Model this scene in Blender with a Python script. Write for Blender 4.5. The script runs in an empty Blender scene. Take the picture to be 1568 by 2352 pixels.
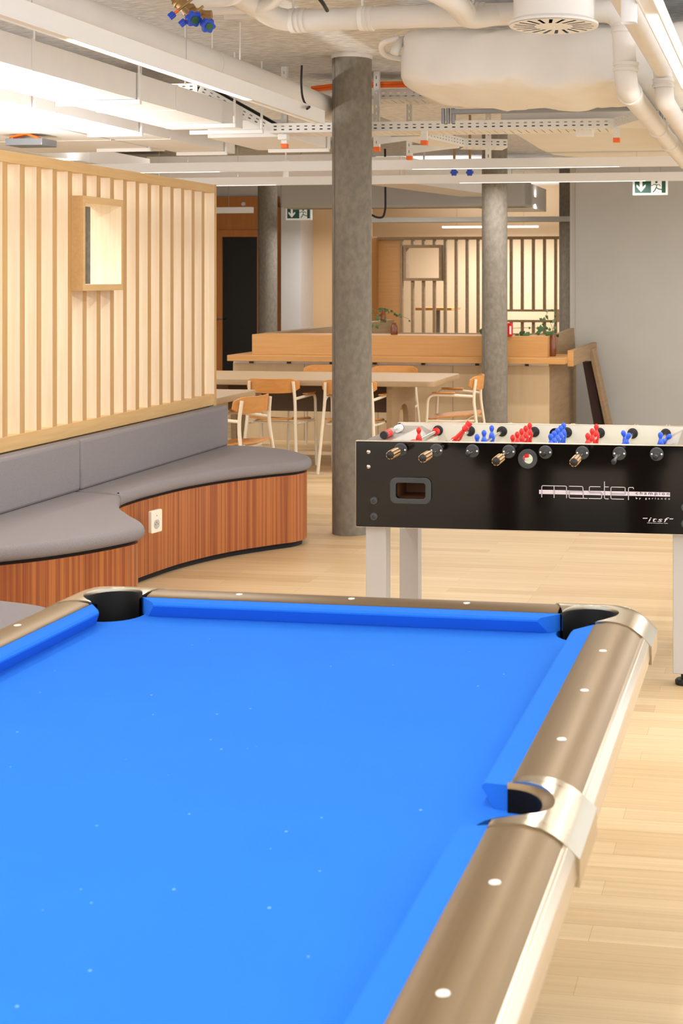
import bpy, bmesh, math, random
from mathutils import Vector, Matrix
random.seed(7)
C = bpy.context.scene.collection
PI = math.pi
# ------------------------------------------------------------------ camera, world, exposure
YAW = math.radians(9.3); CA, SA = math.cos(YAW), math.sin(YAW)
F, H, CX, CY = 3200.0, 1.62, 1260.0, 637.0
Z0 = -0.03                                     # floor level
cam = bpy.data.cameras.new('camera'); cam_o = bpy.data.objects.new('camera', cam); C.objects.link(cam_o)
cam_o.location = (0, 0, H); cam_o.rotation_euler = (PI/2, 0, YAW)
cam.sensor_fit = 'AUTO'; cam.sensor_width = 36; cam.lens = 36*F/2352
cam.shift_x = (784-CX)/2352; cam.shift_y = -(1176-CY)/2352
cam.clip_start = .05; cam.clip_end = 100
cam.dof.use_dof = True; cam.dof.focus_distance = 5.6; cam.dof.aperture_fstop = 9.0
S = bpy.context.scene; S.camera = cam_o
S.view_settings.view_transform = 'Standard'; S.view_settings.look = 'None'
S.view_settings.gamma = 1.0; S.view_settings.exposure = 0.13
W = bpy.data.worlds.new('world'); S.world = W; W.use_nodes = True
W.node_tree.nodes['Background'].inputs[0].default_value = (.93, .965, 1.0, 1)
W.node_tree.nodes['Background'].inputs[1].default_value = 1.7
LAMP_W = 12.0                                   # watts per metre of luminaire
def strip_light(x0, y0, x1, y1, z, power=1.0, up=.8, wid=.05, col=(1, .985, .97)):
    """strip light: one emitter facing down, one added facing up for the ceiling"""
    ln = math.hypot(x1-x0, y1-y0)
    for k, (zz, rx, pw) in enumerate(((z, 0, 1), (z+.09, PI, up))):  # upward emitter is added to brighten the ceiling
        if pw <= 0: continue
        L = bpy.data.lights.new('strip_light', 'AREA'); L.shape = 'RECTANGLE'
        L.size = ln; L.size_y = wid; L.energy = LAMP_W*ln*power*pw; L.color = col
        o = bpy.data.objects.new('strip_light', L); C.objects.link(o)
        o.location = ((x0+x1)/2, (y0+y1)/2, zz); o.rotation_euler = (rx, 0, math.atan2(y1-y0, x1-x0))
# strip lights: pendants with bodies built further down, then strips mostly without a body
strip_light(-2.59, 4.84, -2.59, 6.59, 2.498, 1.0, 0)
strip_light(-2.59, -1.0, -2.59, 3.2, 2.498, .4, 0)
strip_light(-.415, 4.71, -.415, 6.5, 2.498, 1.0, 0)
strip_light(-.415, -1.5, -.415, 2.6, 2.498, .4, 0)
strip_light(-2.93, 11.03, -1.245, 11.03, 2.498, 1.2, 0)
strip_light(-6.2, 11.03, -4.60, 11.03, 2.498, 1.2, .15)
strip_light(-2.92, 12.7, -1.19, 12.7, 2.498, 1.2, 0)
strip_light(-6.4, 12.7, -4.73, 12.7, 2.498, 1.2, .25)
strip_light(-5.0, 20.3, -3.2, 20.3, 2.32, 3.0, .3)
strip_light(-4.9, 16.4, -2.8, 16.4, 2.49, 2.0, .3)
strip_light(-6.2, 17.9, -5.4, 17.9, 2.30, 2.0, .3)
strip_light(-4.55, 2.6, -4.55, 8.4, 1.90, .7, 2.8, .12)      # unseen wash light added behind the partition to brighten fins and ducts
strip_light(1.2, 9.0, 1.2, 15.0, 2.49, 1.0, .3)
strip_light(1.3, 3.0, 1.3, 9.5, 2.30, .25, 4.5, .12)  # unseen strip added off to the right to light ceiling and duct
strip_light(-1.5, -1.5, -1.5, 2.6, 2.35, .08, 18.0, .12)  # unseen uplight added behind the camera to brighten the ceiling

# ------------------------------------------------------------------ helpers
def at(px, py, D):
    xc = (px-CX)/F*D
    return Vector((xc*CA-D*SA, xc*SA+D*CA, H-(py-CY)/F*D))
def lin(c): return tuple(((v/255)/12.92 if v/255 <= .04045 else ((v/255+.055)/1.055)**2.4) for v in c)
def mat(name, col, rough=.6, metal=0, noise=0, nscale=20, emit=0, spec=.5, bump=0, aniso=0, stretch=(1,1,1), col2=None, trans=0, coat=0, detail=4):
    m = bpy.data.materials.new(name); m.use_nodes = True; nt = m.node_tree; b = nt.nodes['Principled BSDF']
    c = lin(col); b.inputs['Base Color'].default_value = (*c, 1)
    b.inputs['Roughness'].default_value = rough; b.inputs['Metallic'].default_value = metal
    b.inputs['Specular IOR Level'].default_value = spec
    if trans: b.inputs['Transmission Weight'].default_value = trans
    if coat: b.inputs['Coat Weight'].default_value = coat
    if emit:
        b.inputs['Emission Color'].default_value = (*c, 1); b.inputs['Emission Strength'].default_value = emit
    if noise or col2 or bump:
        tc = nt.nodes.new('ShaderNodeTexCoord'); mp = nt.nodes.new('ShaderNodeMapping'); mp.inputs['Scale'].default_value = stretch
        n = nt.nodes.new('ShaderNodeTexNoise'); n.inputs['Scale'].default_value = nscale; n.inputs['Detail'].default_value = detail
        nt.links.new(tc.outputs['Object'], mp.inputs[0]); nt.links.new(mp.outputs[0], n.inputs[0])
        r = nt.nodes.new('ShaderNodeValToRGB'); r.color_ramp.elements[0].position = .33; r.color_ramp.elements[1].position = .67
        k = lin(col2) if col2 else tuple(v*(1-noise) for v in c)
        r.color_ramp.elements[0].color = (*k, 1); r.color_ramp.elements[1].color = (*c, 1)
        nt.links.new(n.outputs[0], r.inputs[0])
        if noise or col2: nt.links.new(r.outputs[0], b.inputs['Base Color'])
        if bump:
            bp = nt.nodes.new('ShaderNodeBump'); bp.inputs['Strength'].default_value = bump; bp.inputs['Distance'].default_value = .004
            nt.links.new(n.outputs[0], bp.inputs['Height']); nt.links.new(bp.outputs[0], b.inputs['Normal'])
    return m
def wood(name, c1, c2, scale=(60, 60, 1.5), rough=.5, c3=None, big=None, spec=.4):
    """streaky grain along the axis with the small scale; optional broad bands c3"""
    m = bpy.data.materials.new(name); m.use_nodes = True; nt = m.node_tree; b = nt.nodes['Principled BSDF']
    N = nt.nodes.new; L = nt.links.new
    tc = N('ShaderNodeTexCoord'); mp = N('ShaderNodeMapping'); mp.inputs['Scale'].default_value = scale
    n = N('ShaderNodeTexNoise'); n.inputs['Scale'].default_value = 1; n.inputs['Detail'].default_value = 6; n.inputs['Roughness'].default_value = .6
    n.inputs['Distortion'].default_value = .3
    L(tc.outputs['Object'], mp.inputs[0]); L(mp.outputs[0], n.inputs[0])
    r = N('ShaderNodeValToRGB'); r.color_ramp.elements[0].position = .3; r.color_ramp.elements[1].position = .7
    r.color_ramp.elements[0].color = (*lin(c2), 1); r.color_ramp.elements[1].color = (*lin(c1), 1)
    L(n.outputs[0], r.inputs[0]); out = r.outputs[0]
    if c3:
        mp2 = N('ShaderNodeMapping'); mp2.inputs['Scale'].default_value = big or tuple(s*.22 for s in scale)
        n2 = N('ShaderNodeTexNoise'); n2.inputs['Scale'].default_value = 1; n2.inputs['Detail'].default_value = 2
        L(tc.outputs['Object'], mp2.inputs[0]); L(mp2.outputs[0], n2.inputs[0])
        r2 = N('ShaderNodeValToRGB'); r2.color_ramp.elements[0].position = .42; r2.color_ramp.elements[1].position = .58
        r2.color_ramp.elements[0].color = (0, 0, 0, 1); r2.color_ramp.elements[1].color = (.75, .75, .75, 1)
        L(n2.outputs[0], r2.inputs[0])
        mx = N('ShaderNodeMixRGB'); mx.inputs[2].default_value = (*lin(c3), 1); L(r2.outputs[0], mx.inputs[0]); L(out, mx.inputs[1]); out = mx.outputs[0]
    L(out, b.inputs['Base Color']); b.inputs['Roughness'].default_value = rough; b.inputs['Specular IOR Level'].default_value = spec
    return m
def floor_mat():
    m = bpy.data.materials.new('oak_plank_floor'); m.use_nodes = True; nt = m.node_tree; b = nt.nodes['Principled BSDF']
    N = nt.nodes.new; L = nt.links.new
    tc = N('ShaderNodeTexCoord')
    br = N('ShaderNodeTexBrick'); br.inputs['Scale'].default_value = 1; br.inputs['Brick Width'].default_value = 1.25; br.inputs['Row Height'].default_value = .088
    br.inputs['Mortar Size'].default_value = .0006; br.inputs['Mortar Smooth'].default_value = .1; br.offset = .37; br.offset_frequency = 3; br.inputs['Bias'].default_value = 0
    br.inputs['Color1'].default_value = (*lin((222, 196, 154)), 1); br.inputs['Color2'].default_value = (*lin((206, 176, 131)), 1); br.inputs['Mortar'].default_value = (*lin((178, 144, 98)), 1)
    L(tc.outputs['Object'], br.inputs[0])
    mp = N('ShaderNodeMapping'); mp.inputs['Scale'].default_value = (1.5, 55, 1)
    n = N('ShaderNodeTexNoise'); n.inputs['Scale'].default_value = 1; n.inputs['Detail'].default_value = 5; n.inputs['Distortion'].default_value = .4
    L(tc.outputs['Object'], mp.inputs[0]); L(mp.outputs[0], n.inputs[0])
    r = N('ShaderNodeValToRGB'); r.color_ramp.elements[0].position = .3; r.color_ramp.elements[1].position = .65
    r.color_ramp.elements[0].color = (.86, .84, .80, 1); r.color_ramp.elements[1].color = (1, 1, 1, 1)
    L(n.outputs[0], r.inputs[0])
    mx = N('ShaderNodeMixRGB'); mx.blend_type = 'MULTIPLY'; mx.inputs[0].default_value = 1; L(br.outputs[0], mx.inputs[1]); L(r.outputs[0], mx.inputs[2])
    L(mx.outputs[0], b.inputs['Base Color']); b.inputs['Roughness'].default_value = .42; b.inputs['Specular IOR Level'].default_value = .35
    return m
M = dict(
 floor=floor_mat(),
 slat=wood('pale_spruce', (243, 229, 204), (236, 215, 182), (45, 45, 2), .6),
 slatedge=wood('spruce_edge_shaded', (200, 160, 108), (188, 146, 92), (60, 60, 2), .6),  # darker edge wood, with the weaker light on these faces put into the colour
 frame=wood('spruce_frame', (214, 178, 124), (204, 164, 108), (45, 3, 45), .6),
 walnut=wood('walnut_veneer', (168, 92, 44), (128, 64, 30), (190, 190, .8), .38, c3=(190, 118, 58), big=(60, 60, .35)),
 felt=mat('grey_wool_felt', (146, 140, 141), .95, noise=.14, nscale=260, bump=.5, spec=.1),
 conc=mat('cast_concrete', (136, 128, 115), .85, col2=(118, 111, 99), nscale=20, stretch=(1.5, 1.5, 1), bump=.3, detail=14),
 concfine=mat('concrete_marks', (106, 98, 88), .8),
 ceil=mat('wood_wool_ceiling', (240, 239, 238), .95, noise=.38, nscale=34, stretch=(.5, 1.8, 1), bump=.9, detail=8),
 white=mat('white_paint', (236, 234, 232), .5, noise=.03, nscale=8),
 whiteg=mat('white_powder_coat', (240, 238, 235), .35),
 plaster=mat('white_plaster', (226, 222, 216), .8, noise=.04, nscale=3),
 creamwall=mat('cream_plaster', (222, 200, 168), .8, noise=.03, nscale=2),
 warmwall=mat('beige_plaster', (226, 192, 148), .8, noise=.05, nscale=2),
 greywall=mat('grey_plaster', (184, 181, 174), .85, noise=.05, nscale=2),
 duct=mat('painted_duct', (230, 225, 219), .55, noise=.05, nscale=5),
 wrap=mat('white_foil_insulation', (242, 239, 234), .5, noise=.05, nscale=4, bump=.4),
 tray=mat('white_tray_steel', (238, 236, 230), .4),
 dark=mat('dark_void', (26, 22, 20), .8),
 steel=mat('galvanised_steel', (150, 154, 160), .4, metal=.8),
 orange=mat('orange_plastic', (255, 116, 36), .4),
 brass=mat('brass_fitting', (160, 128, 84), .4, metal=.7),
 blue=mat('blue_handwheel', (30, 72, 190), .35),
 green=mat('green_cap', (40, 92, 50), .5),
 blackp=mat('black_plastic', (28, 27, 28), .4),
 cable=mat('black_cable', (30, 28, 28), .6),
 led=mat('lit_diffuser', (255, 246, 228), .5, emit=3.0),
 ledw=mat('lit_diffuser_far', (255, 236, 205), .5, emit=2.2),
 cloth=mat('blue_billiard_cloth', (40, 116, 218), .9, noise=.03, nscale=6, spec=.12),
 chalk=mat('chalk_dust', (120, 175, 240), .9),
 rail=mat('brushed_bronze_rail', (134, 112, 80), .42, metal=.75, noise=.08, nscale=3, stretch=(40, 1, 40)),
 railx=mat('brushed_bronze_end_rail', (128, 107, 78), .42, metal=.75, noise=.08, nscale=3, stretch=(1, 40, 40)),
 chrome=mat('satin_nickel', (188, 176, 154), .24, metal=1),
 alu=mat('anodised_trim', (214, 200, 180), .3, metal=.7),
 pearl=mat('pearl_sight', (238, 234, 224), .3),
 pblack=mat('pocket_leather', (5, 5, 6), .6, spec=.2),
 cab=mat('brown_cabinet', (92, 66, 46), .5),
 gloss=mat('black_gloss_laminate', (9, 8, 9), .08, spec=.5),
 greyleg=mat('grey_leg_paint', (196, 192, 188), .45),
 flange=mat('dark_grey_flange', (62, 64, 66), .5),
 metal=mat('polished_steel', (205, 200, 195), .15, metal=1),
 red=mat('red_player_plastic', (226, 34, 26), .35),
 bluep=mat('blue_player_plastic', (38, 92, 224), .35),
 gold=mat('tan_grip', (196, 152, 98), .35),
 fwhite=mat('white_play_wall', (228, 220, 206), .4),
 field=mat('pale_playfield', (190, 204, 176), .4),
 alus=mat('aluminium_end_top', (176, 170, 162), .35, metal=.6),
 ply=mat('brown_ball_tray', (150, 96, 62), .6),
 print=mat('white_print', (222, 212, 222), .5),
 printk=mat('black_print', (10, 9, 10), .4),
 oak=wood('honey_plywood', (208, 146, 78), (194, 130, 62), (3, 40, 40), .42),
 tube=mat('cream_powder_coat', (232, 218, 192), .4),
 beech=wood('beech_table_top', (176, 150, 116), (166, 139, 104), (3, 40, 40), .5),
 counter=wood('honey_oak_counter', (200, 150, 92), (188, 137, 78), (2, 50, 50), .5),
 panel=wood('limed_oak_panel', (206, 182, 146), (198, 173, 136), (14, 14, 1.2), .6),
 dkwood=wood('smoked_oak', (160, 132, 98), (142, 116, 84), (30, 2, 30), .6),
 dkred=mat('dark_red_stringer', (58, 32, 26), .6),
 doorw=wood('orange_oak_door', (206, 136, 70), (190, 118, 56), (40, 40, 1.5), .45),
 glass=mat('dark_glass', (24, 22, 21), .06, spec=.6),
 shade=mat('grey_paint', (120, 118, 114), .7),
 signg=mat('exit_green', (14, 78, 58), .4),
 signw=mat('exit_white', (232, 232, 226), .4, emit=.15),
 shadedpanel=wood('shaded_table_panel', (104, 82, 62), (92, 72, 54), (3, 40, 40), .6),  # table wood darkened, the shade under the top is in the colour
 leaf=mat('vine_leaf', (58, 96, 52), .45),
 stem=mat('vine_stem', (104, 112, 58), .6),
 amber=mat('amber_glass', (140, 80, 48), .12, trans=.35),
 cream=mat('cream_plastic', (240, 232, 214), .35),
 redb=mat('red_box', (206, 26, 22), .45),
)
class MB:
    def __init__(s): s.bm = bmesh.new()
    def quadgrid(s, rings, closed=True, caps=True):
        vs = [[s.bm.verts.new(p) for p in r] for r in rings]; n = len(rings[0])
        for a, b in zip(vs, vs[1:]):
            for i in range(n if closed else n-1):
                j = (i+1) % n
                try: s.bm.faces.new((a[i], a[j], b[j], b[i]))
                except ValueError: pass
        if caps and closed:
            for r, f in ((vs[0], True), (vs[-1], False)):
                try: s.bm.faces.new(r[::-1] if f else r)
                except ValueError: pass
        return s
    def box(s, x0, x1, y0, y1, z0, z1, m=None):
        c = [(x0,y0),(x1,y0),(x1,y1),(x0,y1)]
        r = [[Vector((x, y, z)) for x, y in c] for z in (z0, z1)]
        if m: r = [[m @ p for p in q] for q in r]
        return s.quadgrid(r)
    def prism(s, pts, z0, z1, m=None):
        r = [[Vector((p[0], p[1], z)) for p in pts] for z in (z0, z1)]
        if m: r = [[m @ p for p in q] for q in r]
        return s.quadgrid(r)
    def cyl(s, p0, p1, r, n=20, r2=None, caps=True):
        p0, p1 = Vector(p0), Vector(p1); q = (p1-p0).to_track_quat('Z', 'Y'); r2 = r if r2 is None else r2
        cs = [(math.cos(2*PI*i/n), math.sin(2*PI*i/n)) for i in range(n)]
        return s.quadgrid([[p0+q@Vector((a*r, b*r, 0)) for a, b in cs], [p1+q@Vector((a*r2, b*r2, 0)) for a, b in cs]], caps=caps)
    def tube(s, pts, r, n=12, caps=True):
        pts = [Vector(p) for p in pts]; rings = []; up = None
        for i, p in enumerate(pts):
            t = (pts[min(i+1, len(pts)-1)]-pts[max(i-1, 0)]).normalized()
            if up is None: up = Vector((0,0,1)) if abs(t.z) < .9 else Vector((1,0,0))
            a = t.cross(up).normalized(); up = a.cross(t).normalized()
            rr = r[i] if isinstance(r, (list, tuple)) else r
            rings.append([p+a*math.cos(2*PI*k/n)*rr+up*math.sin(2*PI*k/n)*rr for k in range(n)])
        return s.quadgrid(rings, caps=caps)
    def lathe(s, prof, p0=(0,0,0), axis=(0,0,1), n=28, caps=True):
        q = Vector(axis).to_track_quat('Z', 'Y'); p0 = Vector(p0)
        return s.quadgrid([[p0+q@Vector((r*math.cos(2*PI*i/n), r*math.sin(2*PI*i/n), z)) for i in range(n)] for r, z in prof], caps=caps)
    def ball(s, c, r, n=14, sc=(1,1,1)):
        k = 8; return s.quadgrid([[Vector(c)+Vector((sc[0]*r*math.sin(PI*j/k)*math.cos(2*PI*i/n), sc[1]*r*math.sin(PI*j/k)*math.sin(2*PI*i/n), -sc[2]*r*math.cos(PI*j/k))) for i in range(n)] for j in [.15]+list(range(1, k))+[k-.15]])
    def build(s, name, m, parent=None, bevel=0, seg=2, smooth=True, rot=None, ang=40):
        bmesh.ops.remove_doubles(s.bm, verts=s.bm.verts, dist=1e-6)
        bmesh.ops.recalc_face_normals(s.bm, faces=s.bm.faces)
        me = bpy.data.meshes.new(name); s.bm.to_mesh(me); s.bm.free()
        return link(name, me, m, parent, bevel, seg, smooth, ang)
def pmat(p):
    mm = Matrix.Translation(p.location) @ p.rotation_euler.to_matrix().to_4x4()
    if p.parent: mm = pmat(p.parent) @ p.matrix_parent_inverse @ mm
    return mm
def link(name, me, m, parent=None, bevel=0, seg=2, smooth=True, ang=40):
    if m: me.materials.clear(); me.materials.append(M[m] if isinstance(m, str) else m)
    o = bpy.data.objects.new(name, me); C.objects.link(o)
    if smooth:
        me.shade_smooth(); me.set_sharp_from_angle(angle=math.radians(ang))
    if bevel:
        b = o.modifiers.new('bevel', 'BEVEL'); b.width = bevel; b.segments = seg; b.limit_method = 'ANGLE'; b.angle_limit = math.radians(35)
        b.harden_normals = False
    if parent:
        o.parent = parent
        if LOCAL[0] is False: o.matrix_parent_inverse = pmat(parent).inverted()
    return o
LOCAL = [False]        # True: mesh coordinates are already in the parent's own space
def tag(o, label=None, cat=None, group=None, kind=None):
    if label: o['label'] = label
    if cat: o['category'] = cat
    if group: o['group'] = group
    if kind: o['kind'] = kind
    return o
def thing(name, label, cat, loc=(0,0,0), rz=0, group=None):
    o = bpy.data.objects.new(name, None); o.empty_display_size = .1; C.objects.link(o)
    o.location = loc; o.rotation_euler = (0, 0, rz); return tag(o, label, cat, group)
def struct(o): o['kind'] = 'structure'; return o
def curve_mesh(splines, depth, matrix, fill=True, bevel=0):
    """flat 2-D outlines (inner ones cut holes) given a thickness 2*depth"""
    cu = bpy.data.curves.new('tmp', 'CURVE'); cu.dimensions = '2D'; cu.fill_mode = 'BOTH'; cu.extrude = depth; cu.bevel_depth = bevel; cu.bevel_resolution = 2
    for pts in splines:
        sp = cu.splines.new('POLY'); sp.points.add(len(pts)-1)
        for i, p in enumerate(pts): sp.points[i].co = (p[0], p[1], 0, 1)
        sp.use_cyclic_u = True
    return conv(cu, matrix)
def conv(cu, matrix):
    o = bpy.data.objects.new('tmp', cu); C.objects.link(o)
    dg = bpy.context.evaluated_depsgraph_get(); me = bpy.data.meshes.new_from_object(o.evaluated_get(dg))
    bpy.data.objects.remove(o); bpy.data.curves.remove(cu); me.transform(matrix); return me
def text_mesh(txt, size, matrix, width=None, depth=.0003, spacing=1, shear=0, height=None):
    cu = bpy.data.curves.new('tmp', 'FONT'); cu.body = txt; cu.size = size; cu.extrude = depth; cu.space_character = spacing; cu.shear = shear
    me = conv(cu, Matrix())
    xs = [v.co.x for v in me.vertices]; ys = [v.co.y for v in me.vertices]
    sx = width/(max(xs)-min(xs)) if width else 1; sy = height/(max(ys)-min(ys)) if height else sx
    for v in me.vertices: v.co = ((v.co.x-min(xs))*sx, (v.co.y-min(ys))*sy, v.co.z)
    me.transform(matrix); return me
def rrect(x0, x1, y0, y1, r, n=5):
    o = []
    for cx, cy, a in ((x1-r, y1-r, 0), (x0+r, y1-r, 90), (x0+r, y0+r, 180), (x1-r, y0+r, 270)):
        for i in range(n+1):
            t = math.radians(a+90*i/n); o.append((cx+r*math.cos(t), cy+r*math.sin(t)))
    return o
def circ(cx, cy, r, n=24): return [(cx+r*math.cos(2*PI*i/n), cy+r*math.sin(2*PI*i/n)) for i in range(n)]
def catmull(P, n=6):
    out = []
    for i in range(len(P)-1):
        p = [Vector(P[max(0, i-1)]), Vector(P[i]), Vector(P[i+1]), Vector(P[min(len(P)-1, i+2)])]
        for k in range(n):
            t = k/n; out.append(tuple(.5*((2*p[1])+(p[2]-p[0])*t+(2*p[0]-5*p[1]+4*p[2]-p[3])*t*t+(3*p[1]-p[0]-3*p[2]+p[3])*t**3)))
    return out+[tuple(P[-1])]
def offset(P, d):
    out = []
    for i in range(len(P)):
        a = Vector(P[max(0, i-1)]); b = Vector(P[min(len(P)-1, i+1)]); t = (b-a).normalized(); out.append((P[i][0]+t.y*d, P[i][1]-t.x*d))
    return out
def arc(c, r, a0, a1, n=8, u=(1,0,0), v=(0,0,1)):
    c, u, v = Vector(c), Vector(u), Vector(v)
    return [c+u*r*math.cos(math.radians(a0+(a1-a0)*i/n))+v*r*math.sin(math.radians(a0+(a1-a0)*i/n)) for i in range(n+1)]
def bend(P, r, n=6):
    """round the corners of a 3-D polyline"""
    P = [Vector(p) for p in P]; out = [P[0]]
    for a, b, c in zip(P, P[1:], P[2:]):
        d1 = (a-b).normalized(); d2 = (c-b).normalized(); k = min(r, (a-b).length*.49, (c-b).length*.49)
        s, e = b+d1*k, b+d2*k
        for i in range(n+1):
            t = i/n; out.append(s*(1-t)**2+b*2*t*(1-t)+e*t*t)
    return out+[P[-1]]
def copy_tree(o, parent=None):
    c = o.copy(); C.objects.link(c)
    if parent: c.parent = parent
    for ch in list(o.children): copy_tree(ch, c)
    return c
FRONT = lambda x, y, z, rz=0: Matrix.Translation((x, y, z)) @ Matrix.Rotation(rz, 4, 'Z') @ Matrix.Rotation(PI/2, 4, 'X')   # 2-D x,y -> x,z facing -y
SIDE = lambda x, y, z: Matrix.Translation((x, y, z)) @ Matrix.Rotation(PI/2, 4, 'Z') @ Matrix.Rotation(PI/2, 4, 'X')       # 2-D x,y -> y,z facing +x

# ------------------------------------------------------------------ room shell
struct(MB().box(-10, 3.3, -3, 22, Z0-.1, Z0).build('floor', 'floor'))
struct(MB().box(-10, 3.3, -3, 22, 3.05, 3.15).build('ceiling', 'ceil'))
struct(MB().box(-2.222, 3.3, 15.45, 15.65, Z0, 3.05).build('wall_front_right', 'greywall'))
struct(MB().box(-2.32, -2.222, 15.65, 21.4, Z0, 3.05).build('wall_corridor', 'plaster'))
struct(MB().box(-10, -2.2, 21.4, 21.6, Z0, 3.05).build('wall_back', 'creamwall'))
struct(MB().box(-10, -9.8, 9, 22, Z0, 3.05).build('wall_left', 'greywall'))
struct(MB().box(-4.58, -4.52, 2.6, 8.4, 1.905, 1.985).build('added_light_body', 'whiteg'))  # body of the added wash light, out of view
for y in (3.5, 7.5): struct(MB().cyl((-4.55, y, 1.98), (-4.55, y, 3.05), .002, 6).build('added_light_wire', 'steel'))  # wires of the added wash light
struct(MB().box(-10, -6.98, 19.1, 19.3, Z0, 3.05).build('wall_door_side', 'plaster'))
# white pier and beige return wall beside the door
struct(MB().box(-6.87, -6.58, 18.7, 19.3, Z0, 2.75).build('trim_1', 'plaster'))
struct(MB().box(-6.60, -5.75, 19.22, 19.4, Z0, 3.0).build('wall_beige', 'warmwall'))
# door with timber surround
d = bpy.data.objects.new('door_1', None); C.objects.link(d); d.location = (-7.3, 19.0, Z0); struct(d)
MB().box(-8.1, -7.03, 19.0, 19.08, 2.30, 2.78).build('door_header', 'doorw', d, .004)
MB().box(-7.14, -6.88, 18.96, 19.12, Z0, 2.62).build('door_post', 'doorw', d, .004)
me = curve_mesh([rrect(-8.1, -7.03, Z0, 2.30, .01), rrect(-7.86, -7.33, .10, 2.20, .01)], .025, FRONT(0, 19.0, 0)); link('door_leaf', me, 'doorw', d)
MB().box(-7.87, -7.32, 19.0, 19.012, .09, 2.21).build('door_glass', 'glass', d)
MB().cyl((-7.93, 18.97, 1.02), (-7.93, 18.92, 1.02), .012).cyl((-7.94, 18.925, 1.02), (-7.83, 18.925, 1.02), .009).build('door_handle', 'steel', d)

# ------------------------------------------------------------------ concrete columns
def column(x, y, r, label, top=3.05):
    t = thing('concrete_column', label, 'column', (x, y, Z0), group='round concrete columns')
    MB().cyl((x, y, Z0), (x, y, top), r, 64).build('shaft', 'conc', t)
    for a in (-42, 150):
        aa = math.radians(a-90); p = Vector((x+math.cos(aa)*(r+.0003), y+math.sin(aa)*(r+.0003), 0))
        MB().cyl((p.x, p.y, Z0), (p.x, p.y, top-.01), .0028, 6).build('formwork_seam', 'concfine', t)
    MB().lathe([(r+.006, top-.022), (r+.006, top)], (x, y, 0), n=48).build('collar', 'plaster', t)
    return t
column(-2.71, 8.68, .127, 'nearest round raw concrete column, standing beside the football table')
column(-2.70, 13.24, .124, 'round concrete column in front of the timber counter at the right end of the long table')
column(-2.68, 17.96, .124, 'dark round concrete column where the grey wall begins')
column(-6.87, 13.24, .124, 'concrete column whose top shows over the slatted partition')
column(-6.79, 17.96, .130, 'dark round concrete column in front of the timber door')

# ------------------------------------------------------------------ slatted partition
t = thing('slatted_partition', 'pale timber partition of upright fins with a small window box, behind the grey bench', 'partition', (-3.79, 6, Z0))
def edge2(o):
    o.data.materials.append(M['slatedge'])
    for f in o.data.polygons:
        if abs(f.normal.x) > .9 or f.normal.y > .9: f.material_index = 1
ys = [8.648-.1583*k for k in range(0, 37)]
MB().box(-3.83, -3.708, 2.9, 8.85, 2.182, 2.238).build('top_rail', 'frame', t, .002)
MB().box(-3.83, -3.708, 2.9, 8.85, .768, .842).build('bottom_rail', 'frame', t, .002)
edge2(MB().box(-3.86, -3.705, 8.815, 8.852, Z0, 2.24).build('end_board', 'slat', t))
MB().box(-3.83, -3.76, 2.9, 8.80, Z0, .768).build('lower_panel', 'frame', t)
for k, y in enumerate(ys):
    segs = [(.842, 2.182)]
    if 6.95 < y < 7.35: segs = [(.842, 1.548), (2.056, 2.182)]
    for a, b in segs:
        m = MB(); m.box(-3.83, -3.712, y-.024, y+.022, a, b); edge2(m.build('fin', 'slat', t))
wb = link('window_box', curve_mesh([rrect(6.922, 7.381, 1.548, 2.056, .001), rrect(6.945, 7.358, 1.582, 2.018, .001)], .093, SIDE(-3.738, 0, 0)), 'frame', t)
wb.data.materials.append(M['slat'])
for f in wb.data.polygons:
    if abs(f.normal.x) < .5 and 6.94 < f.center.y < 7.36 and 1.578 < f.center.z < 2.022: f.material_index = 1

# ------------------------------------------------------------------ serpentine bench
O = [(-3.70,8.85),(-3.45,8.84),(-3.19,8.73),(-2.97,8.52),(-2.85,8.3),(-2.87,8.14),(-2.985,8.0),(-3.15,7.77),(-3.275,7.47),(-3.33,7.2),(-3.355,6.95),(-3.335,6.73),
     (-3.19,6.43),(-3.03,6.21),(-2.88,6.03),(-2.83,5.92),(-2.865,5.79),(-2.95,5.62),(-3.06,5.47),(-3.2,5.34),(-3.4,5.18),(-3.47,5.0),(-3.38,4.8),(-3.1,4.62),
     (-2.7,4.5),(-2.45,4.42),(-2.25,4.2),(-2.3,3.9),(-2.6,3.7),(-3.7,3.6)]
OC = catmull(O, 6)
t = thing('serpentine_bench', 'long wavy bench with grey felt cushions on a reddish walnut base along the slatted partition', 'bench', (-3.3, 6.2, Z0))
base = offset(OC, .03); base = base+[(-3.70, 3.62)]
MB().prism([(max(x, -3.70), y) for x, y in base], Z0+.035, .415).build('base', 'walnut', t)
MB().prism([(max(x, -3.70), y) for x, y in offset(OC, .06)], Z0, Z0+.035).build('plinth', 'dark', t)  # kick recess coloured near-black to stand for its shade
MB().prism([(max(x, -3.70), y) for x, y in offset(OC, .045)], .415, .432).build('shadow_gap', 'dark', t)  # strip under the cushions, shade put into its near-black colour
def cush(pts): 
    rings = []
    for d, z in ((-.03, .430), (-.012, .436), (-.002, .448), (0, .466), (-.004, .482), (-.014, .494), (-.032, .500)):
        q = pts if d == 0 else offset_closed(pts, -d); rings.append([Vector((x, y, z)) for x, y in q])
    return rings
def offset_closed(P, d):
    n = len(P); out = []
    for i in range(n):
        a = Vector(P[i-1]); b = Vector(P[i]); c = Vector(P[(i+1) % n])
        t1 = (b-a).normalized(); t2 = (c-b).normalized(); tt = (t1+t2).normalized()
        out.append((b.x+tt.y*d, b.y-tt.x*d))
    return out
def split(y1, y0, s1, s0):
    seg = [p for p in OC if y0 < p[1] < y1]
    return seg
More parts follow.
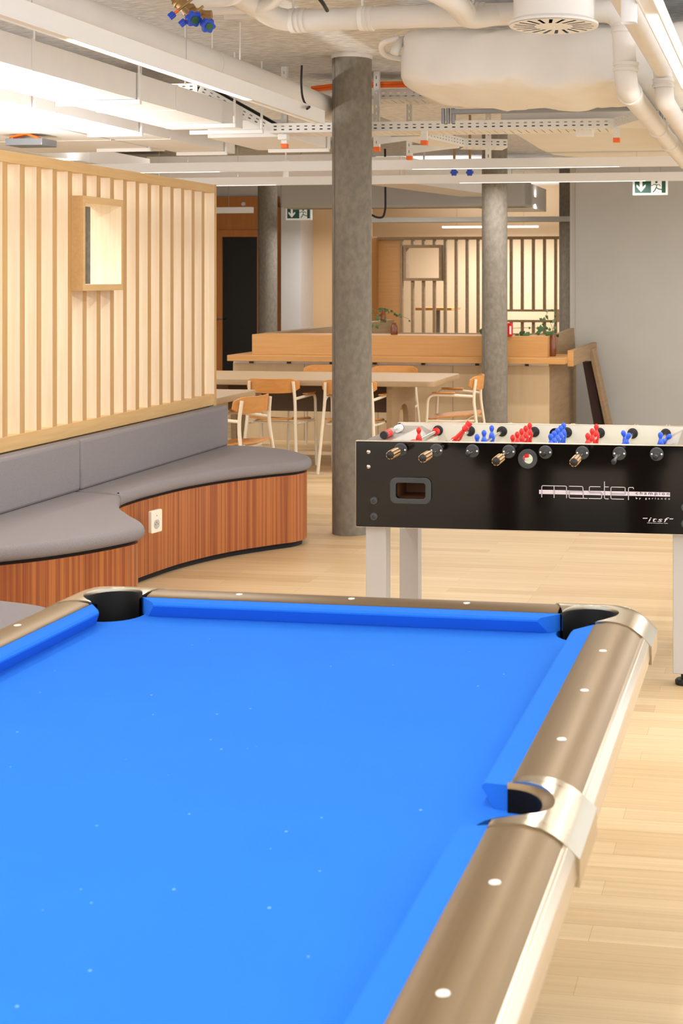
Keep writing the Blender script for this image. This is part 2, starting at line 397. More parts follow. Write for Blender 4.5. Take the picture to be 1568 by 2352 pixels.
i1 = min(range(len(OC)), key=lambda i: abs(OC[i][1]-6.74)+abs(OC[i][0]+3.33)); i2 = min(range(len(OC)), key=lambda i: abs(OC[i][1]-5.0)+abs(OC[i][0]+3.47))
parts = [OC[:i1+1]+[(-3.52, 6.80), (-3.70, 6.82)], [(-3.70, 6.815), (-3.52, 6.795)]+OC[i1:i2+1]+[(-3.70, 5.0)], [(-3.70, 4.995)]+OC[i2:]]
for pts in parts:
    MB().quadgrid(cush(pts)).build('seat_cushion', 'felt', t, ang=60)
def rbox(x0, x1, y0, y1, z0, z1, r=.02):
    m = MB(); m.box(x0, x1, y0, y1, z0, z1); return m
for a, b in ((6.835, 8.83), (4.9, 6.829), (3.6, 4.894)):
    rbox(-3.705, -3.61, a, b, .498, .766).build('back_cushion', 'felt', t, .018, 3)
# wall socket on the bench front
s = thing('wall_socket', 'white double wall socket set in the walnut front of the bench', 'socket', (-3.30, 7.05, .31))
ang = math.atan2(.28, .03)                        # direction of the bench front here
Rm = Matrix.Translation((-3.288, 7.03, .313)) @ Matrix.Rotation(math.radians(78), 4, 'Z') @ Matrix.Rotation(PI/2, 4, 'X')
link('cover_plate', curve_mesh([rrect(-.044, .044, -.058, .058, .006)], .008, Rm, bevel=.002), 'cream', s)
link('socket_insert', curve_mesh([circ(.0, -.016, .026)], .010, Rm), 'whiteg', s)
for u, v in ((-.01, -.016), (.01, -.016), (0, -.006), (0, .03)): link('socket_hole', curve_mesh([circ(u, v, .003, 8)], .0108, Rm), 'shade', s)

# ------------------------------------------------------------------ pool table
P = thing('pool_table', 'pool table with bright blue cloth and bronze metal rails in the foreground', 'pool table', (-1.035, 2.075, Z0))
XC, YC, HX, HY = -1.035, 2.075, .62, 1.20        # half sizes at the rail/cushion joint
ZB, ZR = .780, .820
def arcp(cx, cy, r, a0, a1, n=10): return [(cx+r*math.cos(math.radians(a0+(a1-a0)*i/n)), cy+r*math.sin(math.radians(a0+(a1-a0)*i/n))) for i in range(n+1)]
# bed outline with pocket cut-outs, one corner at a time
CR = .070; cxo, cyo = HX-.022, HY-.022             # corner pocket centre offset
SR = .060; sxo = HX+.018
bed = []
bx, by = HX+.03, HY+.03
bed += [(XC+bx, YC+.07)]; bed += [(XC+bx, YC+by-.10)]
bed += arcp(XC+cxo, YC+cyo, CR+.008, 310, 140, 14)
bed += [(XC-bx+.10, YC+by)]
bed += arcp(XC-cxo, YC+cyo, CR+.008, 40, -130, 14)
bed += [(XC-bx, YC+.07)] + arcp(XC-sxo, YC, SR, 70, -70, 8) + [(XC-bx, YC-.07)]
bed += arcp(XC-cxo, YC-cyo, CR+.008, 130, -40, 14)
bed += arcp(XC+cxo, YC-cyo, CR+.008, 220, 50, 14)
bed += [(XC+bx, YC-.07)] + arcp(XC+sxo, YC, SR, 250, 110, 8)
link('bed_cloth', curve_mesh([bed], .012, Matrix.Translation((0, 0, ZB-.012))), 'cloth', P)
def cushion(p0, p1, q0, q1):
    """p = back ends, q = nose ends (2-D)"""
    r = []
    for (b, nz) in ((p0, q0), (p1, q1)):
        b = Vector(b); nz = Vector(nz); u = (b-nz); 
        r.append([Vector((b.x, b.y, ZR)), Vector((nz.x+u.x*.12, nz.y+u.y*.12, ZR-.0015)), Vector((nz.x, nz.y, ZR-.006)), Vector((nz.x, nz.y, ZR-.010)), Vector((nz.x+u.x*.42, nz.y+u.y*.42, ZB+.0005)), Vector((b.x, b.y, ZB+.0005))])
    return MB().quadgrid(r).build('cushion', 'cloth', P, ang=25)
N = .047
for sx in (1, -1):
    X = lambda v: XC+sx*v
    for sy in (1, -1):
        Yv = lambda v: YC+sy*v
        cushion((X(HX), Yv(.080)), (X(HX), Yv(HY-.088)), (X(HX-N), Yv(.090)), (X(HX-N), Yv(HY-.145)))
for sy in (1, -1):
    cushion((XC-HX+.088, YC+sy*HY), (XC+HX-.088, YC+sy*HY), (XC-HX+.140, YC+sy*(HY-N)), (XC+HX-.140, YC+sy*(HY-N)))
# rails: domed section swept straight
prof = [(0, ZR+.001), (.006, ZR+.004), (.03, ZR+.008), (.055, ZR+.008), (.08, ZR+.003), (.10, ZR-.007), (.113, ZR-.018), (.113, ZR-.05), (0, ZR-.05)]
trim = [(.108, ZR-.016), (.119, ZR-.018), (.130, ZR-.030), (.132, ZR-.06), (.126, ZR-.085), (.10, ZR-.085)]
def sweep(prof, a, b, axis, sgn, base, name, m, bev=0):
    r = []
    for e in (a, b):
        r.append([Vector((base+sgn*u, e, z)) if axis == 'y' else Vector((e, base+sgn*u, z)) for u, z in prof])
    return MB().quadgrid(r).build(name, m, P, bev)
for sx in (1, -1):
    for sy in (1, -1):
        a, b = sorted((YC+sy*.088, YC+sy*(HY-.10)))
        sweep(prof, a, b, 'y', sx, XC+sx*HX, 'rail', 'rail'); sweep(trim, a, b, 'y', sx, XC+sx*HX, 'rail_trim', 'alu', .002)
for sy in (1, -1):
    sweep(prof, XC-HX+.10, XC+HX-.10, 'x', sy, YC+sy*HY, 'rail', 'railx'); sweep(trim, XC-HX+.10, XC+HX-.10, 'x', sy, YC+sy*HY, 'rail_trim', 'alu', .002)
# pocket castings, domed like the rails
PR = [(-.2, .001), (0, .001), (.006, .004), (.03, .008), (.055, .008), (.08, .003), (.10, -.007), (.118, -.020), (.136, -.038)]
def dome(u):
    for (a, za), (b, zb) in zip(PR, PR[1:]):
        if u <= b: return ZR+.0035+za+(zb-za)*(u-a)/(b-a)
    return ZR+.0035-.038
OW = .136
def resample(P, n):
    P = [Vector(p) for p in P]; L = [0]
    for a, b in zip(P, P[1:]): L.append(L[-1]+(b-a).length)
    out = []
    for i in range(n+1):
        d = L[-1]*i/n; k = max(j for j in range(len(L)) if L[j] <= d+1e-9); k = min(k, len(P)-2)
        out.append(P[k].lerp(P[k+1], min(1, (d-L[k])/max(1e-9, L[k+1]-L[k]))))
    return out
def outw(x, y):
    c = .012
    if x > HX+c and y > HY+c: return c+math.hypot(x-HX-c, y-HY-c)
    return max(x-HX, y-HY)
def casting(inner, outer, sx, sy, n=40, fo=None):
    fo = fo or outw
    A = resample(inner, n); B = resample(outer, n); rings = []
    for a, b in zip(A, B):
        row = []
        w = lambda q, z: Vector((XC+sx*q.x, YC+sy*q.y, z))
        z0 = dome(fo(a.x, a.y)); row.append(w(a, z0-.022)); row.append(w(a, z0-.003))
        for k in range(0, 15):
            q = a.lerp(b, k/14); q = a.lerp(b, .012) if k == 0 else q
            row.append(w(q, dome(fo(q.x, q.y))))
        row.append(w(b, ZR-.075)); row.append(w(a.lerp(b, .9), ZR-.075))
        rings.append(row)
    m = MB(); m.quadgrid(rings, closed=False)
    for row in (rings[0], rings[-1]):            # joint faces
        m.bm.faces.new([m.bm.verts.new(p) for p in row])
    return m.build('pocket_casting', 'chrome', P, ang=35)
for sx in (1, -1):
    for sy in (1, -1):
        ic = math.degrees(math.acos(.0))
        th = math.degrees(math.asin((HX-cxo)/CR))
        inner = arcp(cxo, cyo, CR, 180-th, -90+th, 24)
        outer = [(HX-.135, HY+OW)]+arcp(HX+.012, HY+.012, OW-.012, 90, 0, 14)+[(HX+OW, HY-.135)]
        casting(inner, outer, sx, sy)
        n = 26; a0, a1 = 190-th, -100+th
        cp = lambda rad, z: [Vector((XC+sx*(cxo+rad*math.cos(math.radians(a0+(a1-a0)*i/n))), YC+sy*(cyo+rad*math.sin(math.radians(a0+(a1-a0)*i/n))), z)) for i in range(n+1)]
        MB().quadgrid([cp(CR+.001, ZR+.003), cp(CR+.001, .70), cp(CR-.006, .70), cp(CR-.005, ZR-.002), cp(CR+.001, ZR+.003)], closed=False).build('pocket_liner', 'pblack', P, ang=60)
        MB().lathe([(CR+.012, .766), (CR+.012, .64), (.001, .64)], (XC+sx*cxo, YC+sy*cyo, 0), n=30, caps=False).build('pocket_cup', 'pblack', P)
        zb_ = dome(.068*1.41)
        MB().lathe([(.001, .001), (.013, .001), (.015, .0022), (.019, .0022), (.020, -.004)], (XC+sx*(HX+.050), YC+sy*(HY+.050), dome(.066)-.003), axis=(sx*.10, sy*.10, 1), n=28).build('badge', 'alu', P)
    ra = .081; th = math.degrees(math.asin(.0/ra)) if False else 0
    ctr = HX+.0
    inner = [(ctr+.083*math.cos(math.radians(a)), .076*math.sin(math.radians(a))) for a in [90-7.5*i for i in range(25)]]; outer = [(HX+OW, .097), (HX+OW, -.097)]
    inner = [(HX, .097)]+inner+[(HX, -.097)]
    inner = resample(inner, 60); nn_ = 60
    outer = [(HX+OW, p.y) for p in inner]
    def casting2(inner, outer):
        rings = []
        for a, b in zip(inner, outer):
            b = Vector(b); row = [Vector((XC+sx*a.x, YC+a.y, dome(a.x-HX)-.008)), Vector((XC+sx*a.x, YC+a.y, dome(a.x-HX)-.002))]
            for k in range(15):
                q = a.lerp(b, max(.012, k/14)); row.append(Vector((XC+sx*q.x, YC+q.y, dome(q.x-HX))))
            row += [Vector((XC+sx*b.x, YC+b.y, ZR-.075)), Vector((XC+sx*(b.x-.01), YC+b.y, ZR-.075))]
            rings.append(row)
        m = MB(); m.quadgrid(rings, closed=False)
        for row in (rings[0], rings[-1]): m.bm.faces.new([m.bm.verts.new(p) for p in row])
        return m.build('pocket_casting', 'chrome', P, ang=35)
    casting2(inner, outer)
    n = 26
    cp = lambda rx, ry, z: [Vector((XC+sx*(ctr+rx*math.cos(math.radians(92-184*i/n))), YC+ry*math.sin(math.radians(92-184*i/n)), z)) for i in range(n+1)]
    MB().quadgrid([cp(.084, .0765, ZR+.006), cp(.072, .072, ZR+.003), cp(.064, .070, ZR-.002)], closed=False).build('pocket_lip', 'railx', P, ang=60)
    MB().quadgrid([cp(.0645, .0705, ZR-.001), cp(.0645, .0705, .70), cp(.08, .078, .70)], closed=False).build('pocket_liner', 'pblack', P, ang=60)
    MB().lathe([(ra-.01, .766), (ra-.01, .64), (.001, .64)], (XC+sx*(HX+.01), YC, 0), n=28, caps=False).build('pocket_cup', 'pblack', P)
# sights
def sight(x, y): MB().lathe([(.0084, 0), (.0080, .0012), (.001, .0016)], (x, y, ZR+.0075), n=20).build('diamond_sight', 'pearl', P)
for sx in (1, -1):
    for sy in (1, -1):
        for k in (1, 2, 3): sight(XC+sx*.6705, YC+sy*.2865*k)
    for k in (-1, 0, 1): sight(XC+.2905*k, YC+sx*1.2355)
# cabinet and legs under the bed
MB().box(XC-HX+.06, XC+HX-.06, YC-HY+.04, YC+HY-.04, .52, .735).build('cabinet', 'cab', P, .01)
for sx in (1, -1):
    for sy in (1, -1):
        x, y = XC+sx*.40, YC+sy*.98
        m = MB(); m.quadgrid([[Vector((x+a*w_, y+b*w_, z)) for a, b in ((-1,-1),(1,-1),(1,1),(-1,1))] for w_, z in ((.065, Z0), (.07, Z0+.04), (.085, .52))]); m.build('leg', 'cab', P, .01)
# chalk marks on the cloth
random.seed(3)
m = MB()
for k in range(46):
    x = XC+random.uniform(-.5, .5); y = YC+random.uniform(-.9, 1.0); r = random.uniform(.0012, .0026); m.lathe([(r, 0), (.0002, .0002)], (x, y, ZB+.0002), n=6)
tag(m.build('chalk_speck', 'chalk', P), kind='stuff')

# ------------------------------------------------------------------ table football
FB = thing('football_table', 'black table football cabinet with red and blue players on grey legs', 'table football', (-1.5254, 5.5509, Z0), .0289)
LOCAL[0] = True
zz = -Z0                                          # local z = world z + zz
U0, U1, DZ = -.189, 1.239, .755
T = .030
rod_z = .912+zz; BOT, TOP = .592+zz, .945+zz
def fpanel(y, holes, mt, name='side_panel'):
    out = rrect(U0, U1, BOT, TOP, .012, 4)
    return link(name, curve_mesh([out]+holes, T/2-.0005, FRONT(0, y, 0)), mt, FB)
hole = circ(.528, .884+zz, .024, 28)
slot = rrect(-.022, .108, .710+zz, .780+zz, .014)
pf = fpanel(T/2, [hole, slot], 'gloss')
fpanel(DZ-T/2, [], 'gloss')
# white inner faces and pale top edging
link('inner_wall', curve_mesh([rrect(U0+.05, U1-.05, .80+zz, TOP-.001, .002), circ(.528, .884+zz, .024, 28)], .0008, FRONT(0, T+.0012, 0)), 'fwhite', FB)
link('inner_wall', curve_mesh([rrect(U0+.012, U1-.012, .70+zz, TOP-.001, .002), circ(.545, .905+zz, .026, 28)], .0008, FRONT(0, DZ-T-.0012, 0)), 'fwhite', FB)
MB().cyl((.545, DZ-T-.0005, .905+zz), (.545, DZ-T+.004, .905+zz), .027, 24).build('ball_inlet_hole', 'pblack', FB)
for y in (0, DZ-T):
    m = MB(); m.box(U0-.0015, U1+.0015, y-.0012, y+T+.0012, TOP-.001, TOP+.0015); m.box(U0-.0015, U0, y, y+T, BOT, TOP+.001); m.box(U1, U1+.0015, y, y+T, BOT, TOP+.001); m.box(U0-.001, U1+.001, y-.0005, y+T, BOT-.0015, BOT)
    m.build('edge_trim', 'alu', FB, .0008)
for a, b in ((U0, U0+T), (U1-T, U1)): MB().box(a, b, T, DZ-T, BOT, TOP-.02).build('end_panel', 'gloss', FB, .002)
for a, b, s in ((U0+.002, U0+.115, 1), (U1-.115, U1-.002, -1)):
    MB().box(a, b, T+.002, DZ-T-.002, TOP-.022, TOP-.012).build('end_shelf', 'alus', FB, .002)
    x0 = b if s > 0 else a
    m = MB(); m.quadgrid([[Vector((x0, y, TOP-.014)), Vector((x0+s*.07, y, TOP-.05)), Vector((x0+s*.07, y, TOP-.06)), Vector((x0, y, TOP-.024))] for y in (T+.002, DZ-T-.002)]); m.build('goal_slope', 'alus', FB)
    MB().box(min(x0+s*.06, x0+s*.075), max(x0+s*.06, x0+s*.075), T+.002, DZ-T-.002, .80+zz, TOP-.055).build('goal_wall', 'fwhite', FB)
MB().box(U0+.03, U1-.03, T, DZ-T, .795+zz, .80+zz).build('playing_field', 'field', FB)
MB().box(U0+.03, U1-.03, T, DZ-T, BOT+.002, BOT+.01).build('floor_panel', 'gloss', FB)
# ball return recess behind the slot
me = curve_mesh([rrect(-.040, .126, .694+zz, .796+zz, .024), slot], .006, FRONT(0, -.004, 0), bevel=.003); link('ball_return_frame', me, 'flange', FB)
m = MB(); m.box(-.03, .20, T+.001, .22, .700+zz, .708+zz); m.box(-.03, -.024, T+.001, .22, .7+zz, .79+zz); m.box(-.03, .20, .20, .21, .70+zz, .79+zz); m.build('ball_tray', 'ply', FB)
link('ball_inlet_ring', curve_mesh([circ(.528, .884+zz, .0375, 36), circ(.528, .884+zz, .0235, 28)], .005, FRONT(0, -.004, 0), bevel=.002), 'flange', FB)
for a in (30, 150, 270):
    MB().cyl((.528+.031*math.cos(math.radians(a)), -.0105, .884+zz+.031*math.sin(math.radians(a))), (.528+.031*math.cos(math.radians(a)), -.012, .884+zz+.031*math.sin(math.radians(a))), .002, 8).build('ring_screw', 'blackp', FB)
# bolts
for x in (-.136, 1.186):
    for z in (.900, .839):
        MB().lathe([(.0095, 0), (.008, .003), (.004, .0055), (.0005, .006)], (x, 0, z+zz), (0, -1, 0), 20).build('chrome_bolt', 'metal', FB)
for x in (-.112, 1.163):
    for z in (.700, .635):
        MB().lathe([(.0175, 0), (.0175, .004), (.015, .008), (.007, .009), (.006, .006), (.001, .006)], (x, 0, z+zz), (0, -1, 0), 8).build('leg_nut', 'flange', FB)
# legs
for x in (-.160, 1.112):
    for y in (.045, DZ-.045-.08):
        lg = MB().box(x, x+.086, y, y+.08, .05, .80).build('leg', 'greyleg', FB, .003)
        MB().cyl((x+.043, y+.04, .018), (x+.043, y+.04, .052), .012, 12).lathe([(.034, 0), (.036, .006), (.036, .016), (.030, .022), (.001, .022)], (x+.043, y+.04, 0), n=24).build('levelling_foot', 'blackp', lg)
# lettering
pm = FRONT(0, -.0006, 0)
def stroke(pts, w=.0026):
    m = MB(); P2 = [Vector((a, -.0012, b+zz)) for a, b in pts]; P2 = bend(P2, .006, 4)
    for a, b in zip(P2, P2[1:]):
        dd = (b-a)
        if dd.length < 1e-5: continue
        d_ = dd.normalized(); n_ = Vector((-d_.z, 0, d_.x))*w/2; e = d_*w*.2
        m.bm.faces.new([m.bm.verts.new(v) for v in (a-e-n_, b+e-n_, b+e+n_, a-e+n_)])
    return m
sx0, wd = .585, .372
X_ = lambda f: sx0+wd*f                         # fraction of the big word
zt, zm, zb = .776, .752, .728
words = [
 [(X_(.0), zb+.001), (X_(.0), zt), (X_(.272), zt), (X_(.272), zb)], [(X_(.135), zt), (X_(.135), zb)],
 [(X_(.30), zt), (X_(.45), zt), (X_(.455), zb), (X_(.50), zb)], [(X_(.44), zm+.004), (X_(.30), zm+.004), (X_(.30), zb), (X_(.455), zb)],
 [(X_(.64), zt), (X_(.52), zt), (X_(.52), zm), (X_(.655), zm), (X_(.655), zb), (X_(.515), zb)],
 [(X_(.685), .797), (X_(.685), zb), (X_(.73), zb)], [(X_(.685), zt), (X_(.73), zt)],
 [(X_(.895), zb), (X_(.755), zb), (X_(.755), zt), (X_(.91), zt), (X_(.91), zm-.004), (X_(.765), zm-.004)],
 [(X_(.945), zb-.002), (X_(.945), zt), (X_(.999), zt), (X_(.999), zt-.006)]]
bar = MB(); bar.quadgrid([[Vector((.574, -.0004, .742+zz)), Vector((.574, -.0004, .759+zz))], [Vector((1.103, -.0004, .742+zz)), Vector((1.103, -.0004, .759+zz))]], closed=False).build('logo_bar', 'print', FB, smooth=False)
mk = None
big = MB(); small = MB()
for w in words:
    for dst, wdt, yy, mt in ((small, .0052, -.0008, 0), (big, .0028, -.0014, 1)):
        tmp = stroke(w, wdt)
        for f in tmp.bm.faces:
            if dst is small:                     # dark outline only where the stroke crosses the bar
                zc = sum(v.co.z for v in f.verts)/4
            dst.bm.faces.new([dst.bm.verts.new((v.co.x, yy, min(max(v.co.z, .742+zz), .759+zz) if dst is small else v.co.z)) for v in f.verts])
small.build('logo_outline', 'printk', FB, smooth=False); big.build('logo_lettering', 'print', FB, smooth=False)
link('logo_lettering', text_mesh('champion', .02, FRONT(.966, -.001, .7445+zz), width=.134, spacing=1.45, height=.015), 'printk', FB)
link('logo_lettering', text_mesh('by garlando', .01, FRONT(.966, -.001, .7275+zz), width=.137, spacing=1.9, height=.010), 'print', FB)
link('logo_lettering', text_mesh('itsf', .03, FRONT(1.016, -.001, .640+zz), width=.084, height=.018, shear=.25, spacing=1.15), 'print', FB)
for u0, u1 in ((.993, 1.014), (1.100, 1.117)): MB().quadgrid([[Vector((u0, -.0008, .6515+zz)), Vector((u0+.003, -.0008, .655+zz))], [Vector((u1-.003, -.0008, .6515+zz)), Vector((u1, -.0008, .655+zz))]], closed=False).build('logo_bar', 'print', FB, smooth=False)
link('logo_lettering', text_mesh('Official Competition Table', .01, FRONT(1.012, -.001, .632+zz), width=.082, height=.005), 'print', FB)
# score beads along the left end
sc = MB().cyl((-.115, .17, TOP+.006), (-.115, .47, TOP+.006), .004, 10).build('score_rod', 'metal', FB)
seq = [('blackp', .165, .020)] + [('red', .186+.021*k, .0185) for k in range(4)] + [('alus', .272+.021*k, .0185) for k in range(2)] + [('whiteg', .40+.021*k, .0185) for k in range(3)] + [('blackp', .462, .008)]
for mt, y, ln in seq: MB().cyl((-.115, y, TOP+.006), (-.115, y+ln, TOP+.006), .017, 12).build('score_bead', mt, sc, .002)
# players and rods
def player_mb(cx, cy, cz, tilt, sc=1.0):
    rings = []
    # (height along body from rod, half width (across rod axis=y), half depth (x))
    sec = [(-.073, .010, .011), (-.070, .0115, .013), (-.056, .0115, .012), (-.052, .008, .007), (-.035, .0095, .0075), (-.015, .0125, .0085), (0, .014, .013), (.010, .0155, .011), (.017, .015, .009), (.022, .009, .0065), (.026, .0055, .0055), (.030, .007, .007), (.036, .0095, .0095), (.042, .0095, .0095), (.048, .006, .006), (.050, .002, .002)]
    Rt = Matrix.Rotation(tilt, 3, 'Y')
    for h, wy, wx in sec:
        rings.append([Vector((cx, cy, cz))+Rt@Vector((wx*math.cos(2*PI*i/14), wy*math.sin(2*PI*i/14), h))*sc for i in range(14)])
    return MB().quadgrid(rings)
cfg = [ # colour, count, near end y, near handle, tilt deg, player offset
 ('red', 1, -.18, True, 0, 0), ('red', 2, -.26, True, -140, 0), ('bluep', 3, -.10, False, 0, -.02), ('red', 5, -.31, True, 0, .0),
 ('bluep', 5, -.06, False, 0, .01), ('red', 3, -.30, True, 0, .03), ('bluep', 2, -.26, False, 20, -.02), ('bluep', 1, -.10, False, 0, .0)]
ypos = {0: [.33], 1: [.36, .47], 2: [.12, .28, .47], 3: [.10, .22, .34, .46, .58], 4: [.15, .26, .37, .48, .59], 5: [.18, .36, .54], 6: [.29, .36], 7: [.28, .36]}
for k, (colr, cnt, yn, hd, tl, off) in enumerate(cfg):
    x = .15*k; yf = yn+1.0 if hd else yn+1.12
    r = MB().cyl((x, yn, rod_z), (x, max(yf, DZ+.08), rod_z), .0078, 16).build('rod', 'metal', FB)
    for y, s in ((0, -1), (DZ, 1)):
        fl = MB().lathe([(.0275, 0), (.0275, .004), (.024, .007), (.013, .007), (.012, .014), (.009, .014), (.001, .014)], (x, y, rod_z), (0, s, 0), 32).build('rod_bearing', 'flange', FB)
        if s < 0:
            for sg in (-1, 1): MB().lathe([(.0042, 0), (.0035, .002), (.0005, .0025)], (x+sg*.0195, y-.0065, rod_z), (0, -1, 0), 12).build('bearing_screw', 'whiteg', fl)
    MB().lathe([(.024, 0), (.024, .004), (.016, .006), (.013, .02), (.009, .02)], (x, DZ-T-.002, rod_z), (0, -1, 0), 28).build('inner_bearing', 'blackp', FB)
    MB().lathe([(.024, 0), (.024, .004), (.016, .006), (.013, .02), (.009, .02)], (x, T+.002, rod_z), (0, 1, 0), 28).build('inner_bearing', 'blackp', FB)
    def grip(y, d):
        g = MB().lathe([(.010, 0), (.015, .004), (.0165, .012), (.0165, .098), (.0165, .106), (.0135, .114), (.008, .117), (.001, .118)], (x, y, rod_z), (0, d, 0), 24).build('handle', 'blackp', r)
        for q in range(8):
            a = 2*PI*(q+.5)/8; m = MB(); m.box(-.0042, .0042, .006 if d > 0 else -.110, .110 if d > 0 else -.006, .0135, .0178, Matrix.Translation((x, y, rod_z)) @ Matrix.Rotation(a, 4, 'Y')); m.build('grip_strip', 'gold', r, .0012)
    if hd: grip(yn+.115, -1)
    else:
        MB().lathe([(.0085, 0), (.0105, .004), (.0105, .014), (.007, .02), (.001, .021)], (x, yn+.01, rod_z), (0, -1, 0), 18).build('rod_cap', 'blackp', r)
        grip(DZ+.10, 1)
    # bumpers
    if k == 0: MB().lathe([(.0165, 0), (.0165, .022), (.012, .028), (.009, .028)], (x, DZ-T-.035, rod_z), (0, -1, 0), 20).build('rubber_bumper', 'red', r); MB().cyl((x, .20, rod_z), (x, .235, rod_z), .0165, 18).build('rubber_bumper', 'red', r, .003)
    elif k == 1: MB().cyl((x, .17, rod_z), (x, .205, rod_z), .0165, 18).build('rubber_bumper', 'blackp', r, .003)
    for i, yy in enumerate(ypos[k]):
        tt = math.radians(tl)
        if k == 6: tt = math.radians(-14 if i else 22)
        if k == 7: tt = math.radians(48 if i else 0)
        if k == 1: tt = math.radians(tl+(-4 if i else 4))
        player_mb(x, yy+off, rod_z, tt, 1.14).build('player', colr, r)
LOCAL[0] = False

# ------------------------------------------------------------------ dining furniture at the back
def make_chair():
    t = thing('armchair', '', 'chair')
    LOCAL[0] = True
    z = 0
    for s in (-1, 1):
        rl = bend([(s*.195, -.205, .765), (s*.205, -.185, .60), (s*.245, -.265, .0)], .10, 8)
        MB().tube(rl, .0135, 12).build('rear_leg', 'tube', t)
        fr = bend([(s*.203, -.185, .615), (s*.240, .0, .628), (s*.250, .205, .632), (s*.250, .24, .0)], .07, 8)
        MB().tube(fr, .0125, 12).build('front_leg', 'tube', t)
        MB().tube([(s*.213, -.20, .405), (s*.23, .0, .40), (s*.246, .22, .405)], .0105, 10).build('side_rail', 'tube', t)
        m = MB(); rings = []
        for q in range(7):
            y = -.03+.20*q/6; w = .021+.006*math.sin(PI*q/6)
            xx = s*(.236+.012*q/6); rings.append([Vector((xx-w, y, .643)), Vector((xx+w, y, .643)), Vector((xx+w, y, .655)), Vector((xx-w, y, .655))])
        m.quadgrid(rings); m.build('armrest', 'oak', t, .004)
    for y in (-.12, .16): MB().tube([(-.235, y, .405), (0, y, .412), (.235, y, .405)], .009, 8).build('cross_rail', 'tube', t)
    # curved back
    rings = []
    for q in range(15):
        a = -1+2*q/14; x = a*.235; y = -.235+.085*a*a; zt_, zb_ = .790-.0*abs(a), .665+.012*a**4
        e = .5 if abs(a) > .99 else (.86 if abs(a) > .85 else 1); zm_ = (zt_+zb_)/2; h = (zt_-zb_)/2*e
        rings.append([Vector((x, y-.006, zm_-h)), Vector((x, y+.008, zm_-h)), Vector((x, y-.004, zm_+h)), Vector((x, y-.018, zm_+h))])
    MB().quadgrid(rings).build('backrest', 'oak', t, .003)
    rings = []
    for q in range(11):
        v = -.21+.43*q/10; dz = .012*math.cos(PI*q/10)+(.006 if q < 2 else 0)-(.010 if q > 8 else 0)
        hw = .205+.02*q/10-(.02 if q in (0, 10) else 0)
        row = []
        for i in range(9):
            a = -1+2*i/8; row.append(Vector((hw*a, v, .422+dz+.012*a*a)))
        rings.append(row+[p+Vector((0, 0, .012)) for p in row[::-1]])
    MB().quadgrid(rings).build('seat', 'oak', t, .002, ang=50)
    LOCAL[0] = False
    return t
spots = [((-4.245, 11.52), 0, 'armchair at the long table, seen from behind, just left of the near column', 1),
         ((-3.565, 11.48), 3, 'armchair half hidden behind the near concrete column at the long table', 1),
         ((-3.95, 9.72), 88-8, 'closest armchair, beside the bench end, facing the small table', 1),
         ((-4.34, 12.92), 180, 'armchair on the far side of the long table, left of the near column', 1),
         ((-3.66, 12.92), 180, 'armchair on the far side of the long table, right of the near column', 1),
         ((-2.80, 12.02), 90+4, 'armchair at the right end of the long table, seen from the side', 1)]
proto = make_chair()
for i, (xy, rz, lb, _) in enumerate(spots):
    o = proto if i == 0 else copy_tree(proto)
    o.location = (xy[0], xy[1], Z0); o.rotation_euler = (0, 0, math.radians(rz)); o['label'] = lb; o['group'] = 'armchairs around the tables'
# long table
t = thing('dining_table', 'long pale oak table with panel legs in front of the timber counter', 'table', (-3.9, 12.0, Z0))
ZT = .735
link('table_top', curve_mesh([rrect(-5.35, -2.87, 11.46, 12.50, .06)], .021, Matrix.Translation((0, 0, ZT-.021)), bevel=.003), 'beech', t)
for x in (-4.92, -3.29):
    ap = [(11.60, Z0), (11.60, ZT-.045), (12.38, ZT-.045), (12.38, Z0), (12.16, Z0)] + [(11.99+.15*math.cos(a), .38+.12*math.sin(a)) for a in [PI*i/10 for i in range(11)]] + [(11.84, Z0)]
    link('leg', curve_mesh([ap], .024, SIDE(x, 0, 0)), 'beech', t)
MB().box(-4.90, -3.31, 11.97, 12.01, .42, ZT-.045).build('stretcher_panel', 'shadedpanel', t)
# small table by the partition end
t = thing('dining_table', 'smaller pale oak table showing past the end of the slatted partition', 'table', (-4.6, 9.8, Z0))
link('table_top', curve_mesh([rrect(-5.6, -4.03, 9.05, 10.42, .04)], .021, Matrix.Translation((0, 0, ZT-.021)), bevel=.003), 'beech', t)
for x in (-4.22, -5.4): MB().box(x-.024, x+.024, 9.2, 10.25, Z0, ZT-.045).build('leg', 'beech', t, .003)

# ------------------------------------------------------------------ stairwell counter
t = thing('stairwell_counter', 'honey oak shelf counter with raised planter box and limed panel front, around the stairwell', 'counter', (-3.8, 13.7, Z0))
MB().box(-5.48, -2.215, 13.52, 13.56, Z0, .745).build('front_panel', 'panel', t)
for x in (-4.72, -3.95, -3.18, -2.66): MB().box(x-.0015, x+.0015, 13.5165, 13.52, Z0, .745).build('panel_joint', 'shade', t)
MB().box(-5.48, -2.03, 13.36, 14.1, .775, .835).build('shelf', 'counter', t, .004)
MB().box(-5.27, -2.225, 13.5, 13.9, .835, 1.04).build('planter_box', 'counter', t, .003)
for x in (-5.30, -4.9, -4.45, -4.0, -3.5, -2.95, -2.45): MB().box(x, x+.035, 13.50, 13.60, .745, .775).build('spacer', 'blackp', t)
MB().box(-5.48, -2.22, 13.53, 13.56, .745, .775).build('gap_backing', 'whiteg', t)
MB().box(-2.27, -2.215, 13.56, 15.42, Z0, .775).build('side_panel', 'dkwood', t)
MB().box(-5.30, -5.20, 13.9, 18.6, Z0, 1.04).build('rear_parapet', 'dkwood', t, .003)
m = MB(); m.quadgrid([[Vector((x, 14.15, .80)), Vector((x, 15.42, .80)), Vector((x, 15.28, 1.06)), Vector((x, 14.1, 1.035))] for x in (-2.26, -2.22)]); m.build('inner_parapet', 'dkwood', t)
